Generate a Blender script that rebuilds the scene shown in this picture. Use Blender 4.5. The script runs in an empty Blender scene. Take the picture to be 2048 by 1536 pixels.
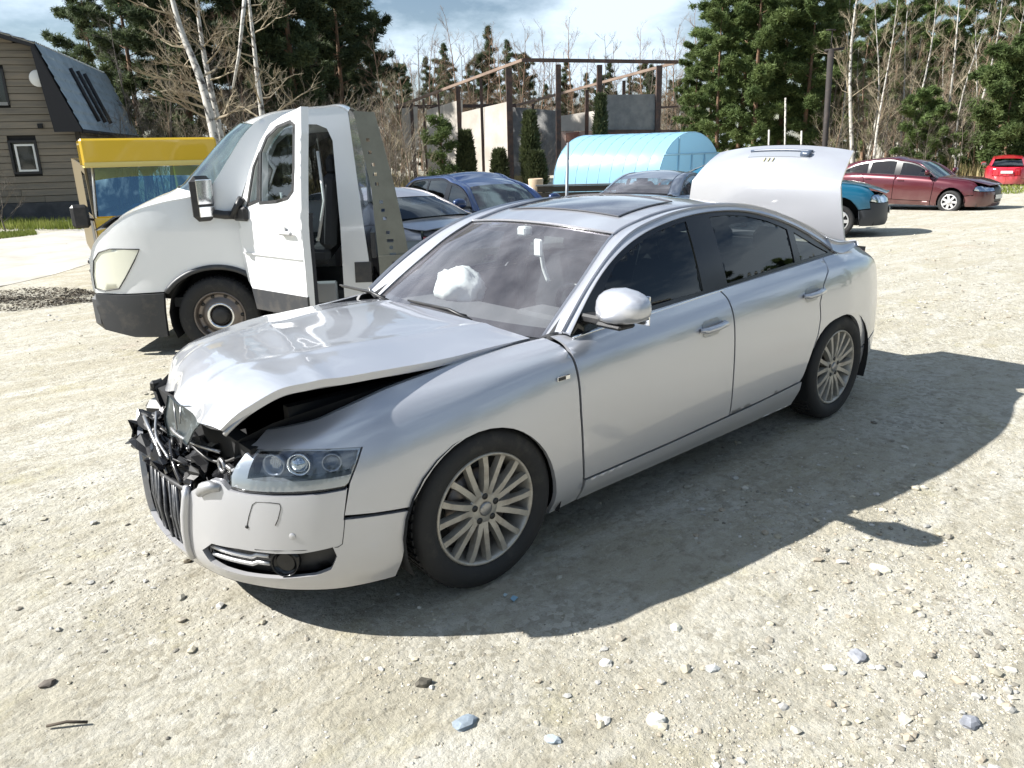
import bpy, bmesh, math, random
import numpy as np
from mathutils import Vector, Matrix, noise
from mathutils.geometry import delaunay_2d_cdt
random.seed(7); RS = np.random.RandomState(7)
sc = bpy.context.scene
col = sc.collection
R = math.radians

# ---------------------------------------------------------------- camera, sky, sun, exposure
CAMP = (3.1055, 2.9835, 1.6925); YAW, PITCH, ROLL = -2.2837, -0.3029, -0.0224
cam = bpy.data.cameras.new('camera'); camo = bpy.data.objects.new('camera', cam); col.objects.link(camo)
fw = Vector((math.cos(YAW)*math.cos(PITCH), math.sin(YAW)*math.cos(PITCH), math.sin(PITCH)))
r0 = Vector((math.sin(YAW), -math.cos(YAW), 0)); u0 = r0.cross(fw)
rr = math.cos(ROLL)*r0+math.sin(ROLL)*u0; uu = -math.sin(ROLL)*r0+math.cos(ROLL)*u0
camo.matrix_world = Matrix(((rr.x, uu.x, -fw.x, CAMP[0]), (rr.y, uu.y, -fw.y, CAMP[1]), (rr.z, uu.z, -fw.z, CAMP[2]), (0, 0, 0, 1)))
cam.sensor_width = 36; cam.lens = 1505.6/2048*36; cam.clip_end = 2000; cam.clip_start = .05
sc.camera = camo

SUN = Vector((.93, -.77, 1.0)).normalized()
w = bpy.data.worlds.new('World'); sc.world = w; w.use_nodes = True
nt = w.node_tree; nt.nodes.clear()
def N(nt, t, **kw):
    n = nt.nodes.new(t)
    for k, v in kw.items(): setattr(n, k, v)
    return n
sky = N(nt, 'ShaderNodeTexSky', sky_type='NISHITA', sun_disc=False)
sky.sun_elevation = math.asin(SUN.z); sky.sun_rotation = math.atan2(SUN.x, SUN.y)
sky.air_density = 1.0; sky.dust_density = .6
tc = N(nt, 'ShaderNodeTexCoord'); mp = N(nt, 'ShaderNodeMapping'); mp.inputs['Scale'].default_value = (1, 1, 2.6)
mp.inputs['Location'].default_value = (3.3, 1.2, .4)
cn = N(nt, 'ShaderNodeTexNoise'); cn.inputs['Scale'].default_value = 2.6; cn.inputs['Detail'].default_value = 9; cn.inputs['Roughness'].default_value = .58
cr = N(nt, 'ShaderNodeValToRGB'); cr.color_ramp.elements[0].position = .47; cr.color_ramp.elements[1].position = .62
cm = N(nt, 'ShaderNodeMixRGB'); cm.inputs[2].default_value = (8.3, 9.9, 11.4, 1)
bg = N(nt, 'ShaderNodeBackground'); bg.inputs['Strength'].default_value = .050
wo = N(nt, 'ShaderNodeOutputWorld')
L = nt.links.new
L(tc.outputs['Generated'], mp.inputs[0]); L(mp.outputs[0], cn.inputs[0]); L(cn.outputs[0], cr.inputs[0]); L(cr.outputs[0], cm.inputs[0])
L(sky.outputs[0], cm.inputs[1]); L(cm.outputs[0], bg.inputs[0]); L(bg.outputs[0], wo.inputs[0])

sl = bpy.data.lights.new('sun', 'SUN'); sl.energy = 5.0; sl.angle = R(.55); sl.color = (1, .975, .925)
so = bpy.data.objects.new('sun', sl); col.objects.link(so); so.rotation_euler = SUN.to_track_quat('Z', 'Y').to_euler()
so.location = (0, 0, 30)
sc.view_settings.view_transform = 'Standard'; sc.view_settings.look = 'None'; sc.view_settings.gamma = 1
sc.view_settings.use_curve_mapping = False; sc.view_settings.exposure = 1.16
sc.cycles.max_bounces = 8; sc.cycles.transparent_max_bounces = 24; sc.cycles.glossy_bounces = 4; sc.cycles.diffuse_bounces = 3
sc.cycles.caustics_reflective = False; sc.cycles.caustics_refractive = False

# ---------------------------------------------------------------- helpers
def tag(o, label=None, cat=None, group=None, kind=None):
    if label: o['label'] = label
    if cat: o['category'] = cat
    if group: o['group'] = group
    if kind: o['kind'] = kind
    return o
def empty(name, loc=(0, 0, 0), rz=0., label=None, cat=None, group=None):
    o = bpy.data.objects.new(name, None); col.objects.link(o); o.location = loc; o.rotation_euler = (0, 0, rz)
    o.empty_display_size = .1
    return tag(o, label, cat, group)
def link(name, me, parent=None, mat=None):
    o = bpy.data.objects.new(name, me); col.objects.link(o)
    if parent is not None: o.parent = parent
    if mat is not None: me.materials.append(mat)
    return o
def mo(name, v, f, mat, parent=None, smooth=False):
    me = bpy.data.meshes.new(name); me.from_pydata([tuple(map(float, q)) for q in v], [], [tuple(map(int, q)) for q in f]); me.update()
    if smooth: me.polygons.foreach_set('use_smooth', [True]*len(me.polygons))
    return link(name, me, parent, mat)
def copy_tree(o, parent=None):
    c = o.copy(); col.objects.link(c)
    if parent is not None: c.parent = parent
    for ch in o.children: copy_tree(ch, c)
    return c
class MB:
    """collects shapes into one mesh"""
    def __init__(s): s.v = []; s.f = []; s.sm = []
    def add(s, v, f, sm=False):
        n = len(s.v); s.v += [tuple(map(float, q)) for q in v]; s.f += [tuple(int(i)+n for i in q) for q in f]; s.sm += [sm]*len(f); return s
    def box(s, c, d, rz=0., M=None, bev=0.):
        x, y, z = d[0]/2, d[1]/2, d[2]/2
        if bev:
            b = min(bev, x*.9, y*.9, z*.9); V = []; 
            for sx in (-1, 1):
                for sy in (-1, 1):
                    for sz in (-1, 1):
                        V += [(sx*(x-b), sy*(y-b), sz*z), (sx*(x-b), sy*y, sz*(z-b)), (sx*x, sy*(y-b), sz*(z-b))]
            bm = bmesh.new(); vs = [bm.verts.new(q) for q in V]; r = bmesh.ops.convex_hull(bm, input=vs)
            bm.verts.index_update(); F = [[q.index for q in f.verts] for f in bm.faces]; V = [q.co[:] for q in bm.verts]; bm.free()
        else:
            V = [(a*x, b*y, c_*z) for a in (-1, 1) for b in (-1, 1) for c_ in (-1, 1)]
            F = [(0, 1, 3, 2), (4, 6, 7, 5), (0, 4, 5, 1), (2, 3, 7, 6), (0, 2, 6, 4), (1, 5, 7, 3)]
        M = (M if M is not None else Matrix.Rotation(rz, 3, 'Z'))
        V = [tuple(M @ Vector(q)+Vector(c)) for q in V]
        return s.add(V, F)
    def tube(s, pts, r, n=8, caps=True):
        pts = [Vector(q) for q in pts]; rs = r if hasattr(r, '__len__') else [r]*len(pts); V = []; F = []
        up = Vector((0, 0, 1)); prev = None
        for i, q in enumerate(pts):
            t = (pts[min(i+1, len(pts)-1)]-pts[max(i-1, 0)]).normalized()
            if prev is None:
                a = up.cross(t) if abs(t.z) < .95 else Vector((1, 0, 0)).cross(t)
            else: a = prev-t*prev.dot(t)
            a.normalize(); prev = a; b = t.cross(a)
            for k in range(n): V.append(q+(a*math.cos(2*math.pi*k/n)+b*math.sin(2*math.pi*k/n))*rs[i])
        for i in range(len(pts)-1):
            for k in range(n): F.append((i*n+k, i*n+(k+1) % n, (i+1)*n+(k+1) % n, (i+1)*n+k))
        if caps: F += [tuple(range(n))[::-1], tuple((len(pts)-1)*n+k for k in range(n))]
        return s.add(V, F, True)
    def lathe(s, prof, n=32, axis='y', c=(0, 0, 0), sm=True):
        """prof: (r, h) along axis"""
        V = []; F = []; m = len(prof)
        for k in range(n):
            a = 2*math.pi*k/n
            for r_, h in prof:
                q = (r_*math.cos(a), h, r_*math.sin(a)) if axis == 'y' else (r_*math.cos(a), r_*math.sin(a), h) if axis == 'z' else (h, r_*math.cos(a), r_*math.sin(a))
                V.append((q[0]+c[0], q[1]+c[1], q[2]+c[2]))
        for k in range(n):
            for i in range(m-1): F.append((k*m+i, k*m+i+1, ((k+1) % n)*m+i+1, ((k+1) % n)*m+i))
        return s.add(V, F, sm)
    def prism(s, poly, h0, h1, f=lambda a, b, h: (a, b, h)):
        n = len(poly); V = [f(a, b, h0) for a, b in poly]+[f(a, b, h1) for a, b in poly]
        F = [tuple(range(n))[::-1], tuple(range(n, 2*n))]+[(i, (i+1) % n, n+(i+1) % n, n+i) for i in range(n)]
        return s.add(V, F)
    def build(s, name, mat, parent=None):
        me = bpy.data.meshes.new(name); me.from_pydata(s.v, [], s.f); me.update(); me.polygons.foreach_set('use_smooth', s.sm)
        if parent is not None or True:
            bm = bmesh.new(); bm.from_mesh(me); bmesh.ops.recalc_face_normals(bm, faces=bm.faces); bm.to_mesh(me); bm.free()
        return link(name, me, parent, mat)

# ---------------------------------------------------------------- materials
def bsdf(m): return m.node_tree.nodes['Principled BSDF']
def mat(name, c, rough=.5, metal=0., coat=0., spec=.5, noise_=None, bump=None, emit=None, trans=0., ior=None):
    m = bpy.data.materials.new(name); m.use_nodes = True; b = bsdf(m); nt = m.node_tree
    b.inputs['Base Color'].default_value = (*c, 1); b.inputs['Roughness'].default_value = rough; b.inputs['Metallic'].default_value = metal
    b.inputs['Coat Weight'].default_value = coat; b.inputs['Coat Roughness'].default_value = .04; b.inputs['Specular IOR Level'].default_value = spec
    b.inputs['Transmission Weight'].default_value = trans
    if ior: b.inputs['IOR'].default_value = ior
    if noise_:  # (scale, colour2, amount lo, hi [, stretch])
        t = N(nt, 'ShaderNodeTexCoord'); mpn = N(nt, 'ShaderNodeMapping'); n = N(nt, 'ShaderNodeTexNoise'); r = N(nt, 'ShaderNodeValToRGB'); x = N(nt, 'ShaderNodeMixRGB')
        if len(noise_) > 4: mpn.inputs['Scale'].default_value = noise_[4]
        n.inputs['Scale'].default_value = noise_[0]; n.inputs['Detail'].default_value = 8; n.inputs['Roughness'].default_value = .65
        r.color_ramp.elements[0].position = noise_[2]; r.color_ramp.elements[1].position = noise_[3]
        x.inputs[1].default_value = (*c, 1); x.inputs[2].default_value = (*noise_[1], 1)
        nt.links.new(t.outputs['Object'], mpn.inputs[0]); nt.links.new(mpn.outputs[0], n.inputs[0]); nt.links.new(n.outputs[0], r.inputs[0])
        nt.links.new(r.outputs[0], x.inputs[0]); nt.links.new(x.outputs[0], b.inputs['Base Color'])
    if bump:  # (scale, strength, distance)
        t = N(nt, 'ShaderNodeTexCoord'); n = N(nt, 'ShaderNodeTexNoise'); n.inputs['Scale'].default_value = bump[0]; n.inputs['Detail'].default_value = 6
        bp = N(nt, 'ShaderNodeBump'); bp.inputs['Strength'].default_value = bump[1]; bp.inputs['Distance'].default_value = bump[2]
        nt.links.new(t.outputs['Object'], n.inputs[0]); nt.links.new(n.outputs[0], bp.inputs['Height']); nt.links.new(bp.outputs[0], b.inputs['Normal'])
    if emit: b.inputs['Emission Color'].default_value = (*emit[0], 1); b.inputs['Emission Strength'].default_value = emit[1]
    return m
def glass(name, tint, refl=(1, 1, 1), base=.06, dirt=0.):
    """thin sheet: tinted see-through with fresnel reflection and a film of dust"""
    m = bpy.data.materials.new(name); m.use_nodes = True; nt = m.node_tree; nt.nodes.clear()
    t = N(nt, 'ShaderNodeBsdfTransparent'); t.inputs[0].default_value = (*tint, 1)
    g = N(nt, 'ShaderNodeBsdfGlossy'); g.inputs[0].default_value = (*refl, 1); g.inputs[1].default_value = .015
    lw = N(nt, 'ShaderNodeFresnel'); ge = N(nt, 'ShaderNodeNewGeometry'); mi = N(nt, 'ShaderNodeMapRange'); mi.inputs[3].default_value = 1.5; mi.inputs[4].default_value = 1/1.5; nt.links.new(ge.outputs['Backfacing'], mi.inputs[0]); nt.links.new(mi.outputs[0], lw.inputs[0])
    ad = N(nt, 'ShaderNodeMath', operation='ADD'); ad.inputs[1].default_value = base; ad.use_clamp = True
    mx = N(nt, 'ShaderNodeMixShader'); o = N(nt, 'ShaderNodeOutputMaterial')
    nt.links.new(lw.outputs[0], ad.inputs[0]); nt.links.new(ad.outputs[0], mx.inputs[0]); nt.links.new(t.outputs[0], mx.inputs[1]); nt.links.new(g.outputs[0], mx.inputs[2])
    out = mx
    if dirt:
        d = N(nt, 'ShaderNodeBsdfDiffuse'); d.inputs[0].default_value = (.56, .54, .57, 1)
        tcx = N(nt, 'ShaderNodeTexCoord'); n = N(nt, 'ShaderNodeTexNoise'); n.inputs['Scale'].default_value = 5; n.inputs['Detail'].default_value = 7
        ml = N(nt, 'ShaderNodeMath', operation='MULTIPLY'); ml.inputs[1].default_value = dirt*2
        m2 = N(nt, 'ShaderNodeMixShader')
        nt.links.new(tcx.outputs['Object'], n.inputs[0]); nt.links.new(n.outputs[0], ml.inputs[0]); nt.links.new(ml.outputs[0], m2.inputs[0])
        nt.links.new(mx.outputs[0], m2.inputs[1]); nt.links.new(d.outputs[0], m2.inputs[2]); out = m2
    nt.links.new(out.outputs[0], o.inputs[0]); return m
def paint(name, c, rough=.35, metal=.0, dust=(.45, .4, .33), dust_amt=.25):
    """car paint with a clear coat, faint orange peel and road dust low on the body"""
    m = mat(name, c, rough, metal, coat=1.0); nt = m.node_tree; b = bsdf(m)
    t = N(nt, 'ShaderNodeTexCoord'); n = N(nt, 'ShaderNodeTexNoise'); n.inputs['Scale'].default_value = 3.; n.inputs['Detail'].default_value = 9; n.inputs['Roughness'].default_value = .7
    sp = N(nt, 'ShaderNodeSeparateXYZ'); mr = N(nt, 'ShaderNodeMapRange'); mr.inputs[1].default_value = .75; mr.inputs[2].default_value = .18
    mu = N(nt, 'ShaderNodeMath', operation='MULTIPLY'); mu2 = N(nt, 'ShaderNodeMath', operation='MULTIPLY'); mu2.inputs[1].default_value = dust_amt*2
    x = N(nt, 'ShaderNodeMixRGB'); x.inputs[1].default_value = (*c, 1); x.inputs[2].default_value = (*dust, 1)
    L = nt.links.new
    L(t.outputs['Object'], n.inputs[0]); L(t.outputs['Object'], sp.inputs[0]); L(sp.outputs[2], mr.inputs[0]); L(mr.outputs[0], mu.inputs[0]); L(n.outputs[0], mu.inputs[1])
    L(mu.outputs[0], mu2.inputs[0]); L(mu2.outputs[0], x.inputs[0]); L(x.outputs[0], b.inputs['Base Color'])
    r2 = N(nt, 'ShaderNodeMapRange'); r2.inputs[3].default_value = rough; r2.inputs[4].default_value = min(rough+.35, .8); L(mu2.outputs[0], r2.inputs[0]); L(r2.outputs[0], b.inputs['Roughness'])
    mt = N(nt, 'ShaderNodeMapRange'); mt.inputs[3].default_value = metal; mt.inputs[4].default_value = 0; L(mu2.outputs[0], mt.inputs[0]); L(mt.outputs[0], b.inputs['Metallic'])
    ct = N(nt, 'ShaderNodeMapRange'); ct.inputs[3].default_value = 1; ct.inputs[4].default_value = .15; L(mu2.outputs[0], ct.inputs[0]); L(ct.outputs[0], b.inputs['Coat Weight'])
    return m
M = {}
M['silver'] = paint('silver metallic paint', (.52, .53, .57), .34, .56, dust_amt=.26)
M['silver_edge'] = mat('folded sheet edge', (.42, .42, .43), .4, .6)
M['black'] = mat('black plastic', (.018, .018, .02), .45, noise_=(9, (.06, .055, .05), .5, .8))
M['gloss_black'] = mat('gloss black plastic', (.012, .012, .014), .18)
M['rubber'] = mat('tyre rubber', (.016, .016, .017), .75, noise_=(14, (.055, .05, .042), .52, .85), bump=(120, .3, .002))
M['dark'] = mat('black inner metal', (.012, .012, .013), .8)  # near-black base for liners, underbody and backings
M['alloy'] = mat('dusty alloy', (.44, .42, .38), .42, .55, noise_=(20, (.28, .25, .21), .45, .75))
M['disc'] = mat('brake disc steel', (.18, .16, .15), .4, .9)
M['chrome'] = mat('chrome', (.75, .76, .78), .12, 1.)
M['steel'] = mat('bare steel', (.35, .35, .36), .35, .9, noise_=(12, (.12, .11, .1), .5, .7))
M['glass'] = glass('windscreen glass', (.80, .84, .84), (.95, .90, .98), .05, dirt=.09)
M['side_glass'] = glass('tinted side glass', (.30, .34, .34), base=.0)
M['dark_glass'] = glass('dark tinted glass', (.12, .14, .15), base=.05)
M['clear'] = glass('clear lamp lens', (.86, .89, .92), base=.05)
M['fabric'] = mat('dark grey upholstery', (.035, .036, .04), .9, bump=(60, .3, .003))
M['fabric_light'] = mat('grey upholstery', (.12, .12, .125), .9, bump=(60, .3, .003))
M['airbag'] = mat('white airbag nylon', (.82, .82, .80), .85, bump=(6, .5, .03))
M['red_lens'] = mat('red lamp lens', (.45, .015, .02), .12, coat=1)
M['amber'] = mat('amber lens', (.8, .30, .02), .2, coat=1)
M['white'] = paint('white van paint', (.80, .81, .82), .25, dust_amt=.06)
M['plate'] = mat('number plate white', (.75, .75, .72), .4)
M['ink'] = mat('black ink', (.02, .02, .02), .5)
M['reflector'] = mat('lamp reflector', (.75, .77, .8), .15, 1.)

# ---------------------------------------------------------------- car body surface: outline in plan, swept section
def gsm(a, n, par):
    # gaussian smooth of uniformly sampled a, sigma n samples; par: (+1 even,-1 odd) about both ends
    m=4*n; w=np.exp(-.5*(np.arange(-m,m+1)/n)**2); w/=w.sum()
    pad=np.concatenate([par*(a[1:m+1][::-1]) if par>0 else 2*a[0]-a[1:m+1][::-1], a, par*(a[-m-1:-1][::-1]) if par>0 else 2*a[-1]-a[-m-1:-1][::-1]])
    return np.convolve(pad,w,'valid')
class Shell:
    """body side surface swept along the plan outline from front centre round to rear centre"""
    def __init__(s, st, sig=8, ds=.01):
        P=np.array([(a[0],a[1]) for a in st]); F=np.array([a[2] for a in st],float)  # n,k,2
        L=np.r_[0,np.cumsum(np.hypot(*np.diff(P,axis=0).T))]
        s.L=L[-1]; s.S=np.arange(0,s.L+ds,ds); s.S=s.S[s.S<=s.L]; s.st=L
        s.X=gsm(np.interp(s.S,L,P[:,0]),sig,1); s.Y=gsm(np.interp(s.S,L,P[:,1]),sig,-1)
        tx=np.gradient(s.X,s.S); ty=np.gradient(s.Y,s.S); n=np.hypot(tx,ty)
        s.NX=ty/n; s.NY=-tx/n
        s.K=F.shape[1]
        s.D=np.array([gsm(np.interp(s.S,L,F[:,k,0]),sig+4,1) for k in range(s.K)])
        s.Z=np.array([gsm(np.interp(s.S,L,F[:,k,1]),sig+4,1) for k in range(s.K)])
    def feat(s,T,q,k):
        n=s.K; i=np.clip(np.floor(k).astype(int),0,n-2); f=k-i
        V=[np.array([np.interp(q,s.S,T[j]) for j in range(n)])]
        V=V[0]; c=np.arange(len(q))
        p1=V[i,c];p2=V[i+1,c];p0=np.where(i>0,V[np.maximum(i-1,0),c],2*p1-p2);p3=np.where(i<n-2,V[np.minimum(i+2,n-1),c],2*p2-p1)
        return .5*(2*p1+(p2-p0)*f+(2*p0-5*p1+4*p2-p3)*f*f+(3*p1-p0-3*p2+p3)*f**3)
    def pt(s,q,k,inset=0.):
        q=np.atleast_1d(np.asarray(q,float)); k=np.broadcast_to(np.asarray(k,float),q.shape)
        d=s.feat(s.D,q,k)+inset; z=s.feat(s.Z,q,k)
        x=np.interp(q,s.S,s.X); y=np.interp(q,s.S,s.Y)
        return np.stack([x-d*np.interp(q,s.S,s.NX),y-d*np.interp(q,s.S,s.NY),z],1)
    def sx(s,x):  # plan x -> s
        return float(np.interp(-x,-s.X,s.S))
    def kz(s,q,z):
        kk=np.linspace(0,s.K-1,161); zz=s.feat(s.Z,np.full(161,q),kk)
        return float(np.interp(z,np.maximum.accumulate(zz),kk))
    def sk(s,x,z):
        """(s,k) of the surface point whose true x and z are given"""
        q=s.sx(x)
        for _ in range(12):
            k=s.kz(q,z); e=s.pt(q,k)[0][0]-x
            q=min(max(q+e/max(.15,abs(np.interp(q,s.S,np.gradient(s.X,s.S)))),0),s.L)
        return q,k
A6=[ # plan x,y, then (inset, z) from sill to top
 (2.40,0,   [(.03,.19),(0,.27),(0,.46),(.02,.60),(.07,.67),(.16,.715)]),
 (2.39,.20, [(.03,.19),(0,.27),(0,.46),(.02,.60),(.07,.67),(.16,.72)]),
 (2.335,.45,[(.03,.19),(0,.27),(0,.47),(.02,.60),(.07,.68),(.16,.735)]),
 (2.22,.65, [(.03,.19),(0,.28),(0,.48),(.02,.61),(.06,.70),(.15,.755)]),
 (2.06,.80, [(.03,.19),(0,.29),(0,.49),(.02,.63),(.06,.72),(.15,.78)]),
 (1.85,.875,[(.03,.19),(0,.30),(0,.52),(.02,.68),(.07,.775),(.17,.83)]),
 (1.42,.915,[(.04,.19),(.01,.31),(0,.56),(.02,.75),(.085,.86),(.20,.905)]),
 (1.05,.925,[(.06,.19),(.01,.31),(0,.58),(.015,.79),(.075,.895),(.19,.93)]),
 (.80,.927, [(.07,.19),(.01,.31),(0,.58),(.012,.80),(.06,.90),(.105,.955)]),
 (.38,.928, [(.07,.19),(.01,.31),(0,.58),(.012,.81),(.05,.915),(.10,.975)]),
 (-.40,.928,[(.07,.19),(.01,.33),(0,.60),(.012,.83),(.05,.95),(.10,1.012)]),
 (-1.0,.925,[(.07,.19),(.01,.35),(0,.61),(.012,.85),(.05,.975),(.10,1.038)]),
 (-1.45,.915,[(.05,.19),(.01,.36),(0,.61),(.015,.85),(.055,.98),(.13,1.05)]),
 (-1.85,.87,[(.03,.21),(.01,.34),(0,.60),(.02,.83),(.06,.96),(.16,1.04)]),
 (-2.12,.80,[(.03,.22),(0,.34),(0,.60),(.02,.80),(.05,.92),(.15,1.00)]),
 (-2.33,.64,[(.03,.23),(0,.34),(0,.60),(.02,.79),(.05,.90),(.14,.985)]),
 (-2.45,.35,[(.03,.24),(0,.34),(0,.60),(.02,.79),(.05,.90),(.13,.98)]),
 (-2.48,0,  [(.03,.24),(0,.34),(0,.60),(.02,.79),(.05,.90),(.13,.98)])]
def inside(P, poly):
    x, y = P[:, 0], P[:, 1]; c = np.zeros(len(P), bool); n = len(poly)
    for i in range(n):
        x0, y0 = poly[i]; x1, y1 = poly[(i+1) % n]
        if y0 == y1: continue
        m = ((y0 > y) != (y1 > y)) & (x < (x1-x0)*(y-y0)/(y1-y0)+x0); c ^= m
    return c
def densify(poly, h):
    out = []
    for i in range(len(poly)):
        a = np.array(poly[i]); b = np.array(poly[(i+1) % len(poly)]); n = max(1, int(math.ceil(np.hypot(*(b-a))/h)))
        for k in range(n): out.append(tuple(a+(b-a)*k/n))
    return out
def offset(poly, d):
    """move a polygon's outline inward by d (negative: outward)"""
    P = np.array(poly); n = len(P); A = .5*sum(P[i, 0]*P[(i+1) % n, 1]-P[(i+1) % n, 0]*P[i, 1] for i in range(n)); sg = 1 if A > 0 else -1
    out = []
    for i in range(n):
        e1 = P[i]-P[i-1]; e2 = P[(i+1) % n]-P[i]
        n1 = np.array((-e1[1], e1[0]))/(np.hypot(*e1)+1e-12); n2 = np.array((-e2[1], e2[0]))/(np.hypot(*e2)+1e-12)
        b = n1+n2; q = max(.35, b@b/2); out.append(tuple(P[i]+sg*d*b/q/1.0))
    return out
def chart_mesh(poly, holes, h, f, thick=.022, flip=False, gap=.0):
    """fill a polygon of the chart with a fine mesh, map it by f(P, inset), fold its edges inward by thick"""
    if gap: poly = offset(poly, gap); holes = [offset(q, -gap) for q in holes]
    poly = densify(poly, h); holes = [densify(q, h) for q in holes]
    P = np.array(poly); lo, hi = P.min(0), P.max(0)
    gx, gy = np.meshgrid(np.arange(lo[0]+h/2, hi[0], h), np.arange(lo[1]+h/2, hi[1], h*.87)); gx[1::2] += h/2
    G = np.stack([gx.ravel(), gy.ravel()], 1)
    B = np.array(poly+[q for o in holes for q in o])
    ok = inside(G, poly)
    for o in holes: ok &= ~inside(G, o)
    G = G[ok]
    if len(G):
        d = np.min(np.hypot(G[:, None, 0]-B[None, :, 0], G[:, None, 1]-B[None, :, 1]), 1); G = G[d > h*.45]
    pts = [Vector(q) for q in B]+[Vector(q) for q in G]; ed = []; base = 0
    for o in [poly]+holes:
        ed += [(base+i, base+(i+1) % len(o)) for i in range(len(o))]; base += len(o)
    r = delaunay_2d_cdt(pts, ed, [], 0, 1e-7)
    V = np.array([q[:] for q in r[0]]); F = np.array([t for t in r[2] if len(t) == 3])
    C = V[F].mean(1); ok = inside(C, poly)
    for o in holes: ok &= ~inside(C, o)
    F = F[ok]; X = f(V, 0.)
    # orient
    T = X[F]; F = F if not flip else F[:, ::-1]
    verts = list(map(tuple, X)); faces = [tuple(t) for t in F]
    E = {}
    for t in faces:
        for a, b in ((t[0], t[1]), (t[1], t[2]), (t[2], t[0])): E[(a, b)] = 1
    be = [e for e in E if (e[1], e[0]) not in E]; nsm = len(faces)
    if thick:
        bi = sorted({i for e in be for i in e}); X1 = f(V[bi], .0015); X2 = f(V[bi], thick); n0 = len(verts); m = {b: n0+i for i, b in enumerate(bi)}; k = len(bi)
        verts += list(map(tuple, X[bi]))+list(map(tuple, X2))
        faces += [(m[b], m[a], m[a]+k, m[b]+k) for a, b in be]
    return verts, faces, nsm
def cm_obj(name, res, mat, parent):
    v, f, ns = res; me = bpy.data.meshes.new(name); me.from_pydata([tuple(map(float, q)) for q in v], [], [tuple(map(int, q)) for q in f]); me.update()
    me.polygons.foreach_set('use_smooth', [i < ns for i in range(len(f))])
    return link(name, me, parent, mat)
KS = .17
class Body:
    def __init__(s, shell, root, h=.03, thick=.022):
        s.sh = shell; s.root = root; s.h = h; s.thick = thick
    def dom(s, pts):
        out = []
        for q in pts:
            if q[0] == 't': a = s.sh.sx(q[1]); k = q[2] if len(q) > 2 else s.sh.K-1
            elif q[0] == 's': a, k = q[1], s.sh.kz(q[1], q[2])
            else: a, k = s.sh.sk(*q)
            out.append((a, k*KS))
        return out
    def panel(s, name, pts, mat, holes=(), side=1, gap=.0025, inset=0., h=None, thick=None, parent=None, dom=False):
        P = pts if dom else s.dom(pts); H = [q if dom else s.dom(q) for q in holes]
        def f(V, d):
            X = s.sh.pt(V[:, 0], np.clip(V[:, 1]/KS, 0, s.sh.K-1), d+inset); X[:, 1] *= side; return X
        return cm_obj(name, chart_mesh(P, H, h or s.h, f, s.thick if thick is None else thick, flip=(side > 0), gap=gap), mat, parent or s.root)
def grid_obj(name, G, mat, parent, thick=0., smooth=True, flip=False):
    """G[n,m,3] grid surface; thick folds a rim down along normal"""
    G = np.asarray(G, float); n, m = G.shape[:2]; idx = np.arange(n*m).reshape(n, m)
    F = [(idx[i, j], idx[i+1, j], idx[i+1, j+1], idx[i, j+1]) for i in range(n-1) for j in range(m-1)]
    if flip: F = [q[::-1] for q in F]
    V = G.reshape(-1, 3); ns = len(F)
    if thick:
        du = np.gradient(G, axis=0); dv = np.gradient(G, axis=1); Nn = np.cross(du, dv); Nn /= np.linalg.norm(Nn, axis=2, keepdims=True)+1e-9
        if flip: Nn = -Nn
        lo = (G-Nn*thick)
        ring = [(i, 0) for i in range(n)]+[(n-1, j) for j in range(1, m)]+[(i, m-1) for i in range(n-2, -1, -1)]+[(0, j) for j in range(m-2, 0, -1)]
        b0 = len(V); V = np.concatenate([V, [G[q] for q in ring], [lo[q] for q in ring]]); k = len(ring)
        F += [(b0+i, b0+(i+1) % k, b0+k+(i+1) % k, b0+k+i) if not flip else (b0+i, b0+k+i, b0+k+(i+1) % k, b0+(i+1) % k) for i in range(k)]
    me = bpy.data.meshes.new(name); me.from_pydata([tuple(map(float, q)) for q in V], [], [tuple(map(int, q)) for q in F]); me.update()
    me.polygons.foreach_set('use_smooth', [smooth and i < ns for i in range(len(F))])
    return link(name, me, parent, mat)
def spl(P, n):
    """smooth curve through points, n samples"""
    P = np.asarray(P, float); L_ = np.r_[0, np.cumsum(np.linalg.norm(np.diff(P, axis=0), axis=1))]; t = np.linspace(0, L_[-1], n)
    T = np.gradient(P, L_, axis=0)
    i = np.clip(np.searchsorted(L_, t, 'right')-1, 0, len(P)-2); h = (L_[i+1]-L_[i])[:, None]; u = ((t-L_[i])/(L_[i+1]-L_[i]))[:, None]
    return (2*u**3-3*u**2+1)*P[i]+(u**3-2*u**2+u)*h*T[i]+(-2*u**3+3*u**2)*P[i+1]+(u**3-u**2)*h*T[i+1]

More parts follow.
